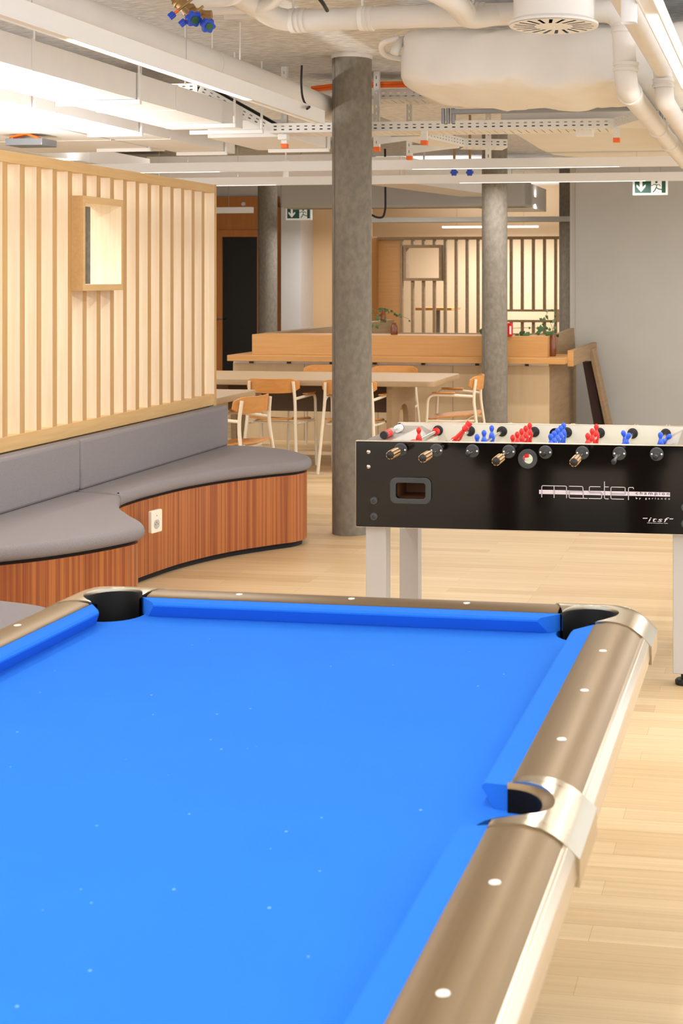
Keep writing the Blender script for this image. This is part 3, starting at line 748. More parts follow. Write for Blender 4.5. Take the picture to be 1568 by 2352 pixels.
MB().box(-5.2, -2.27, 18.55, 18.62, Z0, .86).build('rear_parapet', 'dkwood', t)
h = thing('stair_handrail', 'chunky oak handrail and dark sloping stringer at the right end of the counter', 'handrail', (-2.0, 14.0, Z0))
MB().box(-2.03, -1.975, 13.555, 15.35, .745, .90).build('rail', 'dkwood', h, .004)
MB().box(-2.031, -1.974, 13.545, 13.556, .744, .901).build('rail_end', 'counter', h)
A0 = at(1357, 797, 15.0); A1 = at(1397, 990, 14.6)
def slab(a, b, w, th, name, m_, par):
    a, b = Vector(a), Vector(b); mm = MB(); mm.quadgrid([[p+Vector((0, -th/2, 0)), p+Vector((w, -th/2, 0)), p+Vector((w, th/2, 0)), p+Vector((0, th/2, 0))] for p in (a, b)]); return mm.build(name, m_, par, .004)
a0 = at(1355, 800, 15.1); a1 = at(1396, 985, 15.1); a2 = at(1405, 1030, 15.1)
slab(a2, a0, .045, .30, 'stringer_cap', 'dkwood', h)
b0 = at(1334, 850, 15.2); b2 = at(1376, 1030, 15.2)
slab(b2, at(1340, 830, 15.2), .10, .2, 'stringer', 'dkred', h)
# vases and vines
def vine(px, py, D, label, h=.26, base=.835, sprays=5, seed=1):
    random.seed(seed); p = at(px, py, D); x, y = p.x, p.y
    t = thing('vine_vase', label, 'vase', (x, y, base), group='vases with trailing vines')
    MB().lathe([(.001, base+.003), (.034, base), (.038, base+.02), (.037, base+h*.6), (.028, base+h*.8), (.020, base+h*.9), (.022, base+h)], (x, y, 0), n=24, caps=False).build('vase', 'amber', t)
    MB().lathe([(.03, base+.004), (.032, base+h*.5), (.001, base+h*.5)], (x, y, 0), n=20).build('water', 'amber', t)
    st = MB(); lf = MB()
    for k in range(sprays):
        a = random.uniform(0, 2*PI); ln = random.uniform(.14, .34); up = random.uniform(-.12, .26)
        if k == 0: a, ln, up = PI, .5, .04
        pts = []
        for i in range(9):
            q = i/8; pts.append(Vector((x+math.cos(a)*ln*q+.02*math.sin(6*q+k), y+math.sin(a)*ln*q*.5, base+h*.6+h*.5*min(1, q*3)+up*q-.05*q*q)))
        st.tube(pts, .0025, 5)
        for i in range(2, 9):
            if random.random() < .25: continue
            c = pts[i]+Vector((random.uniform(-.02, .02), random.uniform(-.02, .02), random.uniform(-.02, .02))); s_ = random.uniform(.018, .034); ra = random.uniform(0, 2*PI)
            R3 = Matrix.Rotation(ra, 3, 'Y') @ Matrix.Rotation(random.uniform(-.7, .7), 3, 'X')
            out = [(0, 0), (.5, .35), (.55, .7), (.3, 1.0), (0, 1.5), (-.3, 1.0), (-.55, .7), (-.5, .35)]
            top = [c+R3@Vector((u*s_, .0, v*s_)) for u, v in out]; mid = c+R3@Vector((0, -.15*s_, .7*s_))
            vs = [lf.bm.verts.new(q) for q in top]; mv = lf.bm.verts.new(mid)
            for i2 in range(8): lf.bm.faces.new((vs[i2], vs[(i2+1) % 8], mv))
    st.build('stems', 'stem', t); tag(lf.build('leaves', 'leaf', t), kind='stuff')
vine(1268, 820, 13.85, 'tall amber glass vase with trailing green vines at the right end of the counter shelf', .25, .835, 6, 4)
vine(905, 768, 14.1, 'small vase of green vine on the planter box, right of the near column', .12, 1.04, 3, 9)
vine(880, 735, 17.8, 'farther vase of yellowish vine on the rear parapet', .16, 1.04, 5, 12)
p = at(1172, 770, 14.0)
# vines lying along the planter top
random.seed(21); t = thing('trailing_vine', 'loose green vine laid along the planter box top beside the vase', 'plant', (-2.5, 13.75, 1.04))
st = MB(); lf = MB(); pts = [Vector((-2.22-.10*i, 13.62+.03*math.sin(i*2), 1.05+.02*math.sin(i*1.7)+.012*i/7)) for i in range(8)]
st.tube(pts, .003, 6)
for i, c in enumerate(pts):
    for w_ in range(2):
        s_ = random.uniform(.035, .06); R3 = Matrix.Rotation(random.uniform(-1.8, 1.8), 3, 'Y') @ Matrix.Rotation(random.uniform(-.6, .6), 3, 'X')
        out = [(0, 0), (.5, .35), (.55, .7), (.3, 1.0), (0, 1.5), (-.3, 1.0), (-.55, .7), (-.5, .35)]
        vs = [lf.bm.verts.new(c+R3@Vector((u*s_, 0, v*s_))) for u, v in out]; mv = lf.bm.verts.new(c+R3@Vector((0, -.15*s_, .7*s_)))
        for i2 in range(8): lf.bm.faces.new((vs[i2], vs[(i2+1) % 8], mv))
st.build('stem', 'stem', t); tag(lf.build('leaves', 'leaf', t), kind='stuff')
# small red case on the planter
c0 = at(1171, 762, 13.75)
e = thing('red_tin', 'small red tin with a white patch on the planter box beside the second column', 'tin', (c0.x, c0.y, 1.04))
MB().box(c0.x-.03, c0.x+.022, c0.y-.03, c0.y+.03, 1.04, 1.17).build('body', 'redb', e, .006)
MB().box(c0.x+.0, c0.x+.018, c0.y-.0315, c0.y-.03, 1.06, 1.14).build('patch', 'whiteg', e)

# ------------------------------------------------------------------ far slatted screen
t = thing('slatted_screen', 'far slatted screen of brown fins with a square window frame', 'partition', (-4.2, 19.4, Z0))
MB().box(-5.66, -2.98, 19.25, 19.40, 2.155, 2.195).build('top_rail', 'dkwood', t)
MB().box(-5.66, -2.98, 19.25, 19.40, Z0+.6, Z0+.7).build('bottom_rail', 'dkwood', t)
MB().box(-5.70, -5.63, 18.7, 19.40, Z0, 2.2).build('side_panel', 'counter', t)
MB().box(-5.63, -5.30, 19.30, 19.34, Z0, 2.16).build('end_board', 'counter', t)
for k in range(15):
    x = -5.282+.1587*k
    if k in (1, 2, 3): segs = [(.65, 1.59), (2.055, 2.16)]
    elif x > -3.80 and x < -3.0: segs = [(.65, 1.00), (1.16, 2.16)]
    else: segs = [(.65, 2.16)]
    for a, b in segs:
        if k == 0 or True: MB().box(x-.018, x+.018, 19.25, 19.32, a, b).build('fin', 'dkwood', t)
link('window_box', curve_mesh([rrect(-5.24, -4.68, 1.57, 2.08, .002), rrect(-5.20, -4.72, 1.61, 2.04, .002)], .10, FRONT(0, 19.30, 0)), 'dkwood', t)
link('window_box', curve_mesh([rrect(-4.0, -3.03, .99, 1.17, .002), rrect(-3.97, -3.07, 1.02, 1.14, .002)], .10, FRONT(0, 19.30, 0)), 'dkwood', t)
tb = thing('side_table', 'tall small wooden table with grey post glimpsed through the far slatted screen', 'table', (-5.0, 20.4, Z0))
MB().box(-5.30, -4.75, 20.1, 20.7, 1.13, 1.17).build('table_top', 'counter', tb, .004)
MB().box(-5.06, -5.0, 20.37, 20.43, Z0, 1.13).build('post', 'shade', tb)
t = thing('strip_lamp', 'farthest glowing strip lamp above the far slatted screen', 'lamp', (-4.0, 18.6, 2.30), group='pendant strip lamps')
la = at(1016, 523, 19.0); lb = at(1236, 521, 18.8)
MB().box(la.x, lb.x, la.y-.03, la.y+.03, la.z-.005, la.z+.02).build('diffuser', 'ledw', t, .004)
for x in (la.x+.2, lb.x-.2): MB().cyl((x, la.y, la.z+.02), (x, la.y, 3.05), .002, 6).build('cable', 'steel', t)

# ------------------------------------------------------------------ exit signs
def exit_sign(x0, x1, z0, z1, y, label):
    t = thing('exit_sign', label, 'sign', ((x0+x1)/2, y, z1), group='green exit signs')
    w, h_ = x1-x0, z1-z0; X = lambda u: x0+u*w; Z = lambda v: z0+v*h_
    MB().box(x0, x1, y, y+.03, z0, z1).build('housing', 'signw', t, .003)
    MB().box(X(.06), X(.94), y-.002, y, Z(.12), Z(.88)).build('green_panel', 'signg', t)
    link('arrow', curve_mesh([[(X(.24), Z(.18)), (X(.37), Z(.48)), (X(.37), Z(.62)), (X(.28), Z(.46)), (X(.28), Z(.82)), (X(.20), Z(.82)), (X(.20), Z(.46)), (X(.11), Z(.62)), (X(.11), Z(.48))]], .0006, FRONT(0, y-.0026, 0)), 'signw', t)
    MB().box(X(.53), X(.83), y-.0032, y-.002, Z(.12), Z(.88)).build('doorway_mark', 'signw', t)
    m = MB(); Y = y-.0034
    def st(pts, wd):
        P3 = [Vector((X(a), Y, Z(b))) for a, b in pts]; m.tube(P3, wd, 5)
    st([(.62, .62), (.69, .58), (.68, .40)], .0045); st([(.68, .42), (.74, .34), (.84, .30)], .005); st([(.67, .42), (.64, .28), (.58, .16)], .005); st([(.69, .58), (.76, .60), (.79, .50)], .0035); st([(.62, .62), (.56, .54), (.52, .56)], .0035)
    m.ball((X(.68), Y, Z(.74)), .012, 10, (1, .15, 1)); m.build('running_figure', 'signg', t)
    for u in (.2, .8): MB().cyl((X(u), y+.015, z1), (X(u), y+.015, 3.05), .003, 6).build('hanger', 'steel', t)
exit_sign(-5.93, -5.60, 2.32, 2.485, 16.3, 'green exit sign hanging left of the near column, by the beige wall')
e0 = at(1450, 447, 12.95); e1 = at(1531, 406, 12.9)
exit_sign(e0.x, e1.x, e0.z, e1.z, 13.0, 'green exit sign at the right, partly behind the pendant lamp')

# ------------------------------------------------------------------ pendant strip lamps
def pendant(name_label, x0, y0, x1, y1, lit, z=2.5, w=.055, h_=.078, wires=()):
    t = thing('pendant_lamp', name_label, 'lamp', ((x0+x1)/2, (y0+y1)/2, z), group='pendant strip lamps')
    along_x = abs(x1-x0) > abs(y1-y0)
    def B(a, b, c0, c1, zz0, zz1, nm, mt, bv=0):
        m = MB(); m.box(a, b, y0+c0, y0+c1, zz0, zz1) if along_x else m.box(x0+c0, x0+c1, a, b, zz0, zz1); return m.build(nm, mt, t, bv)
    a, b = (x0, x1) if along_x else (y0, y1)
    B(a, b, -w/2, w/2, z+.006, z+h_, 'body', 'whiteg', .001)
    B(a, b, -w/2, -w/2+.006, z, z+.006, 'lip', 'whiteg'); B(a, b, w/2-.006, w/2, z, z+.006, 'lip', 'whiteg')
    for l0, l1 in lit: B(l0, l1, -w/2+.006, w/2-.006, z+.0005, z+.0055, 'diffuser', 'led')
    for q in wires:
        x, y = (q, y0) if along_x else (x0, q)
        MB().cyl((x, y, z+h_), (x, y, 3.05), .0012, 6).build('cable', 'steel', t)
    return t
pendant('long white pendant strip lamp running overhead along the left, ending at the near column', -2.59, -1.5, -2.59, 7.69, [(-1.0, 3.2), (4.84, 6.59)], wires=(1.5, 4.55, 5.85))
pendant('white pendant strip lamp in the top right corner running away from the viewer', -.415, -2, -.415, 6.72, [(-1.5, 2.6), (4.71, 6.5)], wires=(3, 6.5))
pendant('white crosswise pendant strip lamp, the nearer and upper of the two crossing the middle', -6.9, 11.03, 1.2, 11.03, [(-6.2, -4.60), (-2.93, -1.245)], wires=(-5.9, -4.87, -3.3, -1.1))
pendant('white crosswise pendant strip lamp, the farther and lower of the two crossing the middle', -6.9, 12.7, 1.2, 12.7, [(-6.4, -4.73), (-2.92, -1.19)], wires=(-5.9, -5.1, -3.5, -1.1))
p = at(300, 483, 16.0)
t = thing('pendant_lamp', 'unlit white strip lamp hanging in front of the timber door', 'lamp', (-6.6, 15.6, 2.36), group='pendant strip lamps')
q0 = at(400, 484, 16.6); q1 = at(592, 482, 16.6)
MB().box(q0.x, q1.x, q0.y-.03, q0.y+.03, q0.z-.035, q0.z+.035).build('body', 'whiteg', t, .002)
for x in (q0.x+.2, q1.x-.3): MB().cyl((x, q0.y, q0.z), (x, q0.y, 3.05), .002, 6).build('cable', 'steel', t)
# cylinder spots
def spot(px, D, z0, z1, r, label):
    p = at(px, 600, D); t = thing('ceiling_spot', label, 'spotlight', (p.x, p.y, z0), group='white cylinder spotlights')
    MB().lathe([(r*.8, z0+.01), (r*.97, z0+.001), (r, z0+.004), (r, z1), (.001, z1)], (p.x, p.y, 0), n=32, caps=False).build('housing', 'whiteg', t)
    MB().cyl((p.x, p.y, z0+.012), (p.x, p.y, z0+.014), r*.8, 24).build('lens', 'cream', t)
    MB().cyl((p.x, p.y, z1), (p.x, p.y, 3.05), .006, 8).build('stem', 'whiteg', t)
spot(1444, 4.5, 2.441, 2.72, .0267, 'white cylinder spotlight hanging at the top right')
spot(656, 11.9, 2.475, 2.62, .026, 'small white cylinder spotlight between the two crosswise lamps')

# ------------------------------------------------------------------ ventilation, pipes
def box_duct(label, x0, x1, y0, y1, z0=2.6, z1=2.745):
    t = thing('flat_duct', label, 'duct', ((x0+x1)/2, (y0+y1)/2, z0), group='flat painted ducts on the left')
    MB().box(x0, x1, y0, y1, z0, z1).build('casing', 'white', t, .003)
    y = y0+.9
    while y < y1-.2:
        MB().box(x0-.004, x1+.004, y, y+.03, z0-.003, z1+.004).build('flange', 'white', t); y += 1.6
    return t
box_duct('flat white duct nearest the long left lamp', -3.97, -3.475, 2.0, 8.74)
box_duct('second flat white duct from the long left lamp', -4.65, -4.24, 2.0, 10.5)
box_duct('third flat white duct from the long left lamp', -5.75, -4.69, 2.0, 10.2)
box_duct('short flat duct between the first duct and the near column', -3.95, -3.37, 9.28, 10.25, 2.6, 2.72)
box_duct('flat duct farthest left, just above the slatted partition', -7.4, -5.9, 4.0, 12.5, 2.62, 2.75)
def hanger(x0, x1, y, label, z=2.585):
    t = thing('duct_hanger', label, 'hanger', ((x0+x1)/2, y, z), group='white duct hangers')
    MB().box(x0, x1+.012, y-.012, y+.012, z-.014, z+.014).build('cross_bar', 'whiteg', t, .003)
    MB().cyl((x1, y, z), (x1, y, 3.05), .006, 8).build('threaded_rod', 'whiteg', t)
    MB().cyl((x1, y, z), (x1, y, z+.16), .009, 8).build('rod_sleeve', 'whiteg', t)
for x0, x1, y, lb in ((-3.95, -3.463, 5.6, 'nearest'), (-3.95, -3.463, 7.2, 'middle'), (-3.86, -3.40, 8.41, 'farther'), (-3.86, -3.36, 8.78, 'farthest')):
    hanger(x0, x1, y, lb+' white hanger bar under the first flat duct')
for x0, x1, y, lb in ((-4.62, -4.227, 7.45, 'nearest'), (-4.61, -4.227, 8.82, 'middle'), (-4.63, -4.227, 10.28, 'farthest')): hanger(x0, x1, y, lb+' white hanger bar under the second flat duct')
for x0, x1, y, lb in ((-5.3, -4.68, 7.4, 'nearer'), (-5.1, -4.68, 9.9, 'farther')): hanger(x0, x1, y, lb+' white hanger bar under the third flat duct')
hanger(-3.83, -3.36, 10.15, 'white hanger bar under the short duct beside the near column')
# round duct beside the left lamp
t = thing('round_duct', 'round beige duct running beside the long left lamp to the near column', 'duct', (-2.93, 4, 2.72))
MB().cyl((-2.93, .5, 2.735), (-2.93, 10.3, 2.735), .082, 36).build('duct_tube', 'duct', t)
for y in (3.9, 6.9): MB().cyl((-2.93, y, 2.735), (-2.93, y+.025, 2.735), .0845, 36).build('joint_band', 'duct', t)
# big wrapped duct
t = thing('wrapped_duct', 'large soft white foil-wrapped duct hanging right of the near column', 'duct', (-1, 7.4, 2.8))
xl, xr = -1.93, .62; yc_, zc_ = 7.42, 2.745
m = MB(); rings = []; nr, nn = 46, 56
for i in range(nr+1):
    u = i/nr; x = xl+(xr-xl)*u
    e = min(1, u/.075); k = math.sqrt(max(0, 1-(1-e)**2))*.22+.78 if u > 0 else .70
    hy, hz = .565*k, .145*(.4+.6*k)
    ring = []
    for j in range(nn):
        a = 2*PI*j/nn; ca, sa_ = math.cos(a), math.sin(a); pw = .27
        yy = hy*math.copysign(abs(ca)**pw, ca); zz_ = hz*math.copysign(abs(sa_)**pw, sa_)
        wob = .008*math.sin(x*9+a*2)+.006*math.sin(x*23+a*5)+.004*math.sin(x*41-a*7)
        if sa_ < 0: zz_ += .030*math.sin(x*2.1+.4)*(1 if ca < .2 else .3)-.010+.008*math.sin(x*13)
        ring.append(Vector((x, yc_+yy+wob, zc_+zz_+wob)))
    rings.append(ring)
m.quadgrid(rings); m.build('insulation', 'wrap', t, ang=80)
m = MB(); m.tube([Vector((xl-.005+.01*math.sin(a*3), yc_+.50*math.cos(a), zc_+.02+.135*math.sin(a))) for a in [PI*i/24 for i in range(25)]], .022, 10); m.build('collar_roll', 'wrap', t)
m = MB(); m.tube(bend([(-1.93, 7.0, 2.86), (-2.03, 7.0, 2.84), (-2.05, 7.1, 2.79), (-1.95, 7.2, 2.78)], .05), .016, 10); m.build('wrap_tail', 'wrap', t)
t = thing('support_profile', 'grey steel channel under the rear edge of the wrapped duct', 'bracket', (-1.3, 8.1, 2.57))
MB().box(-1.90, -.62, 8.02, 8.06, 2.585, 2.612).build('channel', 'steel', t, .003)
for x in (-1.95, -1.92, -1.89, -.66, -.63): MB().cyl((x, 8.04, 2.53), (x, 8.04, 2.62), .012, 10).build('stud', 'steel', t)
# swirl diffuser
p = at(1271, 62, 6.27); zd = p.z
t = thing('swirl_diffuser', 'round white swirl air diffuser with radial slots at the top', 'air diffuser', (p.x, p.y, zd))
MB().lathe([(.196, zd+.004), (.202, zd+.006), (.202, zd+.016), (.190, zd+.022), (.181, zd+.03), (.181, 3.05)], (p.x, p.y, 0), n=64, caps=False).build('drum', 'whiteg', t)
slots = [circ(0, 0, .199, 64)]
for k in range(20):
    a = 2*PI*k/20; ca, sa_ = math.cos(a), math.sin(a); sw = math.radians(22)
    q = []
    for u, v in ((.086, -.0075), (.180, -.0085), (.180, .0085), (.086, .0075)):
        xx, yy = u, v+(u-.092)*math.tan(sw)*.5; q.append((xx*ca-yy*sa_, xx*sa_+yy*ca))
    slots.append(q)
link('face_plate', curve_mesh(slots, .0004, Matrix.Translation((p.x, p.y, zd+.002))), 'whiteg', t)
MB().cyl((p.x, p.y, zd+.022), (p.x, p.y, zd+.024), .18, 40).build('dark_plenum', 'dark', t)
for k in range(20):
    a = 2*PI*(k+.5)/20; mm = Matrix.Translation((p.x, p.y, zd+.012)) @ Matrix.Rotation(a, 4, 'Z') @ Matrix.Rotation(math.radians(50), 4, 'X')
    MB().box(.092, .172, -.010, .010, -.0006, .0006, mm).build('vane', 'blackp', t)
MB().lathe([(.001, -.003), (.006, -.002), (.007, .001)], (p.x, p.y, zd), n=14).build('centre_screw', 'whiteg', t)
# pipes
def pipe(label, pts, r, rad=.12, rings=(), grp='white drain pipes under the ceiling', mt='duct', nm='drain_pipe'):
    c = Vector(pts[0]); t = thing(nm, label, 'pipe', c, group=grp)
    MB().tube(bend(pts, rad, 8), r, 28).build('pipe_run', mt, t, ang=50)
    for a, d in rings:
        a = Vector(a); d = Vector(d).normalized()
        MB().lathe([(r, -.022), (r+.007, -.020), (r+.007, -.006), (r+.003, -.004), (r+.003, .004), (r+.007, .006), (r+.007, .020), (r, .022)], a, d, 28, caps=False).build('joint_collar', mt, t)
    return t
hp = lambda px, py, D=6.75: at(px, py, D)
a_, b_ = hp(690, 47), hp(1415, 57)
yh = a_.y; zh = a_.z
xR = hp(1440, 60, 6.72).x
pipe('white drain pipe crossing left to right above the wrapped duct, then dropping at the right', 
     [(hp(600, 8).x-.05, yh-.5, zh+.10), (hp(640, 30).x, yh, zh), (xR, yh, zh), (xR+.02, yh, 2.50), (xR+.02, 10.7, 2.50)], .0535, .10,
     [((hp(693, 50).x, yh, zh), (1, 0, 0)), ((hp(855, 50).x, yh, zh), (1, 0, 0)), ((hp(1118, 50).x, yh, zh), (1, 0, 0)), ((hp(1372, 50).x, yh, zh), (1, 0, 0)), ((xR+.008, yh, 2.78), (0, 0, 1)), ((xR+.018, yh, 2.60), (0, 0, 1)), ((xR+.02, yh+.15, 2.50), (0, 1, 0)), ((xR+.02, yh+1.7, 2.50), (0, 1, 0)), ((xR+.02, yh+2.6, 2.50), (0, 1, 0))])
k0 = hp(1040, 0, 6.2); k1 = hp(1130, 58, 6.75)
pipe('short white drain pipe angling down to join the crossing pipe left of the air diffuser', [k0+Vector((-.25, -.3, .10)), k0, hp(1075, 45, 6.5), (k1.x+.06, yh, zh)], .050, .1, [(hp(1062, 25, 6.4), (hp(1130, 62, 6.75)-hp(1040, 0, 6.2)))])
for i, (q0, q1, lb) in enumerate(((hp(430, 4, 6.3), hp(545, 2, 6.3), 'upper short white pipe stub at the top beside the blue valves'), (hp(470, 22, 6.55), hp(620, 14, 6.55), 'middle short white pipe at the top beside the blue valves'))):
    pipe(lb, [q0, q1, q1+Vector((.25, -.25, .12))], .026+.004*i, .08)
pipe('thin white pipe just above the ceiling boards, below the middle pipe stub', [hp(515, 36, 6.9), hp(590, 34, 6.9), hp(680, 58, 6.9)], .020, .06)
xs_ = at(1521, 200, 6.75)
pipe('white drain pipe at far right that drops and then runs away beside the lamp', [(xs_.x, 3.6, 2.63), (xs_.x, xs_.y, 2.63), (xs_.x+.01, xs_.y+.01, 2.475), (xs_.x+.01, 10.7, 2.475)], .046, .06, [((xs_.x+.003, xs_.y, 2.56), (0, 0, 1))])
# pipe clamps with rods
for px in (690, 857, 1118):
    q = hp(px, 50); t = thing('pipe_clamp', {690: 'pipe clamp on the crossing pipe nearest the blue valves', 857: 'pipe clamp on the crossing pipe above the near column', 1118: 'pipe clamp on the crossing pipe beside the air diffuser'}[px], 'clamp', (q.x, yh, zh), group='clamps on the crossing pipe')
    MB().cyl((q.x-.05, yh, zh), (q.x-.025, yh, zh), .060, 28).build('clamp_band', 'tray', t, .002); MB().cyl((q.x-.037, yh, zh+.055), (q.x-.037, yh, 3.05), .006, 8).build('threaded_rod', 'tray', t)
# ceiling bulkheads and ducts further back
t = thing('ceiling_bulkhead', 'beige lowered ceiling box with a rounded corner at upper right', 'bulkhead', (-.2, 12, 2.62))
pts = [tuple(at(1250, 0, 9.6).xy), tuple(at(1640, 0, 9.3).xy), (1.6, 10.9), (at(1290, 0, 11.2).x, 10.95)]
a = at(1176, 300, 9.35); c1 = at(1284, 362, 11.0)
z_ = 2.62
def zpt(px, py, z): D = F*(H-z)/(py-CY); q = at(px, py, D); return (q.x, q.y)
pts = [zpt(1150, 290, z_), zpt(1200, 318, z_), zpt(1240, 343, z_), zpt(1270, 356, z_), zpt(1330, 362, z_), (1.8, 12.0), (1.8, 9.3)]
MB().prism(pts, z_, 2.9).build('casing', 'plaster', t, .004)
MB().box(-5.8+.0, -2.86, 15.75, 16.2, 2.44, 2.80).build('rounded_beam', 'greywall', thing('bulkhead_beam', 'pale grey boxed beam above the left exit sign', 'beam', (-4.6, 16, 2.45)), .03, 4)
t = thing('ceiling_beam', 'blurred grey service beam above the far slatted screen', 'beam', (-4, 18.4, 2.38)); q = at(850, 515, 18.0)
MB().box(-5.6, -2.6, 17.6, 17.9, 2.34, 2.40).build('beam', 'greywall', t); 
t = thing('timber_batten', 'thin pale timber batten under the ceiling over the counter', 'batten', (-4, 17, 2.5)); MB().box(-5.7, -2.9, 16.0, 16.08, 2.44, 2.48).cyl((-4.4, 16.04, 2.48), (-4.4, 16.04, 3.05), .006, 8).build('batten', 'panel', t)
t = thing('flat_duct', 'grey duct running away above the counter between the two right columns', 'duct', (-3.6, 15, 2.6), group='ducts over the counter')
m = MB(); m.quadgrid([[Vector((x, y, 2.55)), Vector((x+.5, y, 2.55)), Vector((x+.5, y, 2.8)), Vector((x, y, 2.8))] for x, y in ((-4.1, 13.2), (-3.6, 15.7))]); m.cyl((-3.6, 14, 2.8), (-3.6, 14, 3.05), .01, 8); m.build('casing', 'duct', t)
t = thing('flat_duct', 'broad pale duct between the second column and the dark column by the grey wall', 'duct', (-2, 15.5, 2.5), group='ducts over the counter'); MB().box(-3.5, -2.85, 16.2, 17.2, 2.44, 2.72).cyl((-3.2, 16.7, 2.7), (-3.2, 16.7, 3.05), .01, 8).build('casing', 'plaster', t)
t = thing('flat_duct', 'wide pale duct crossing above the far strip of ceiling left of the near column', 'duct', (-5, 14.6, 2.7), group='ducts over the counter'); MB().box(-6.6, -4.2, 13.9, 14.5, 2.66, 2.9).cyl((-5, 14.2, 2.9), (-5, 14.2, 3.05), .01, 8).build('casing', 'duct', t, .01)
t = thing('flat_duct', 'dark grey duct high behind the slatted partition', 'duct', (-7, 15, 2.7), group='ducts over the counter'); MB().box(-9.5, -6.9, 14.6, 15.2, 2.62, 2.95).build('casing', 'shade', t, .01)
# vent grille
t = thing('vent_grille', 'dark louvred vent grille above the slatted partition', 'vent', (-7, 14.5, 2.75)); q0 = at(242, 378, 15.55); q1 = at(286, 360, 15.55); q0.y = q1.y = 14.6
MB().box(q0.x, q1.x, q0.y-.02, q0.y, q0.z, q1.z).build('frame', 'dark', t)
for k in range(5):
    zv = q0.z+(q1.z-q0.z)*(k+.5)/5; MB().box(q0.x+.01, q1.x-.01, q0.y-.03, q0.y-.02, zv-.004, zv+.004).build('louvre', 'shade', t)
# cable basket above the partition
t = thing('cable_basket', 'grey cable basket with orange cables above the slatted partition at left', 'cable tray', tuple(at(60, 330, 9.5))); q0 = at(12, 334, 9.5); q1 = at(104, 318, 9.5)
MB().box(q0.x, q1.x, q0.y, q0.y+.2, q0.z, q1.z).build('basket', 'steel', t, .004)
for k in range(3): MB().tube([(q0.x+.02, q0.y+.02+.05*k, q1.z+.01), ((q0.x+q1.x)/2, q0.y+.03+.04*k, q1.z+.035), (q1.x-.03, q0.y+.03*k, q1.z+.0)], .008, 6).build('cable', 'orange' if k < 2 else 'white', t)

# ------------------------------------------------------------------ cable trays
def tray(label, p0, p1, wid=.30, h_=.062, z=2.59, cables=True, z2=None, t=None):
    """perforated tray from p0 to p1; p0->p1 is the front (viewer side) edge"""
    z2 = z if z2 is None else z2
    p0 = Vector((*p0, z)); p1 = Vector((*p1, z2)); L = (p1-p0).length; a = math.atan2(p1.y-p0.y, p1.x-p0.x); tl = math.asin((z2-z)/L)
    t = t or thing('cable_tray', label, 'cable tray', p0, group='white perforated cable trays')
    n = int(L/.053); holes = []
    for k in range(n):
        u = .03+k*.053
        if u > L-.03: break
        for v in (.020, .042): holes.append(rrect(u, u+.022, v-.004, v+.004, .003, 2))
    mt = Matrix.Translation(p0) @ Matrix.Rotation(a, 4, 'Z') @ Matrix.Rotation(-tl, 4, 'Y')
    link('side_wall', curve_mesh([[(0, 0), (L, 0), (L, h_), (0, h_)]]+holes, .0008, mt @ Matrix.Rotation(PI/2, 4, 'X')), 'tray', t)
    link('side_wall', curve_mesh([[(0, 0), (L, 0), (L, h_), (0, h_)]]+holes, .0008, mt @ Matrix.Translation((0, wid, 0)) @ Matrix.Rotation(PI/2, 4, 'X')), 'tray', t)
    fl = [rrect(.03+k*.053, .036+k*.053, .05, wid-.05, .002, 2) for k in range(n) if .04+k*.053 < L-.03]
    link('tray_floor', curve_mesh([[(0, 0), (L, 0), (L, wid), (0, wid)]]+fl, .0008, mt), 'tray', t)
    if cables:
        for k in range(4): MB().tube([mt @ Vector((L*i/8, wid*(.25+.15*k)+.012*math.sin(i+k), .022+.012*k)) for i in range(9)], .009, 6).build('cable', ('cable', 'steel', 'cable', 'cable')[k], t)
    return t
tm = tray('long white perforated cable tray crossing behind the near column, rising at its left end', (-3.36, 8.92), (-1.04, 8.98))
tray('', (-3.87, 8.92), (-3.36, 8.92), z=2.872, z2=2.59, t=tm)
tray('', (-4.22, 8.92), (-3.87, 8.92), z=2.872, t=tm)
tray('short white cable tray branch turning towards the drain pipes at right', (-1.04, 8.96), (-.62, 8.10), .25, cables=False)
q0 = zpt(935, 296, 2.59); q1 = zpt(1066, 343, 2.57); q2 = zpt(1165, 345, 2.57)
tray('white cable tray slanting back from the crossing tray right of the near column', (-2.42, 9.30), q1, .22, cables=False)
tray('short cable tray with black cables behind the crossing tray, at the perforated post', q1, q2, .22)
t3 = tray('high cable tray behind the near column carrying orange conduits', (-3.24, 9.42), (-2.38, 9.47), .3, .07, 2.87, cables=False)
for k, (zz1, ww) in enumerate(((2.975, .02), (2.955, .02))):
    MB().tube(bend([(-3.23, 9.40, zz1-.022), (-3.0, 9.40, zz1), (-2.5, 9.42, zz1), (-2.30, 9.46, zz1-.015), (-2.22, 9.8, zz1-.03)], .1), .0115, 8).build('orange_conduit', 'orange', t3)
pr_ = at(862, 195, 9.7); t = thing('cable_drum_ring', 'white rounded tray bend with orange cable right of the near column', 'tray bend', (pr_.x, pr_.y, 2.9), group=None)
MB().lathe([(.18, 2.90), (.18, 2.97), (.172, 2.97), (.172, 2.90)], (-2.40, 9.75, 0), n=40, caps=False).build('rim', 'tray', t)
MB().tube([(-2.40+.17*math.cos(a), 9.75+.17*math.sin(a), 2.985) for a in [(-100+14*i)/57.3 for i in range(12)]], .011, 8).build('orange_cable', 'orange', t)
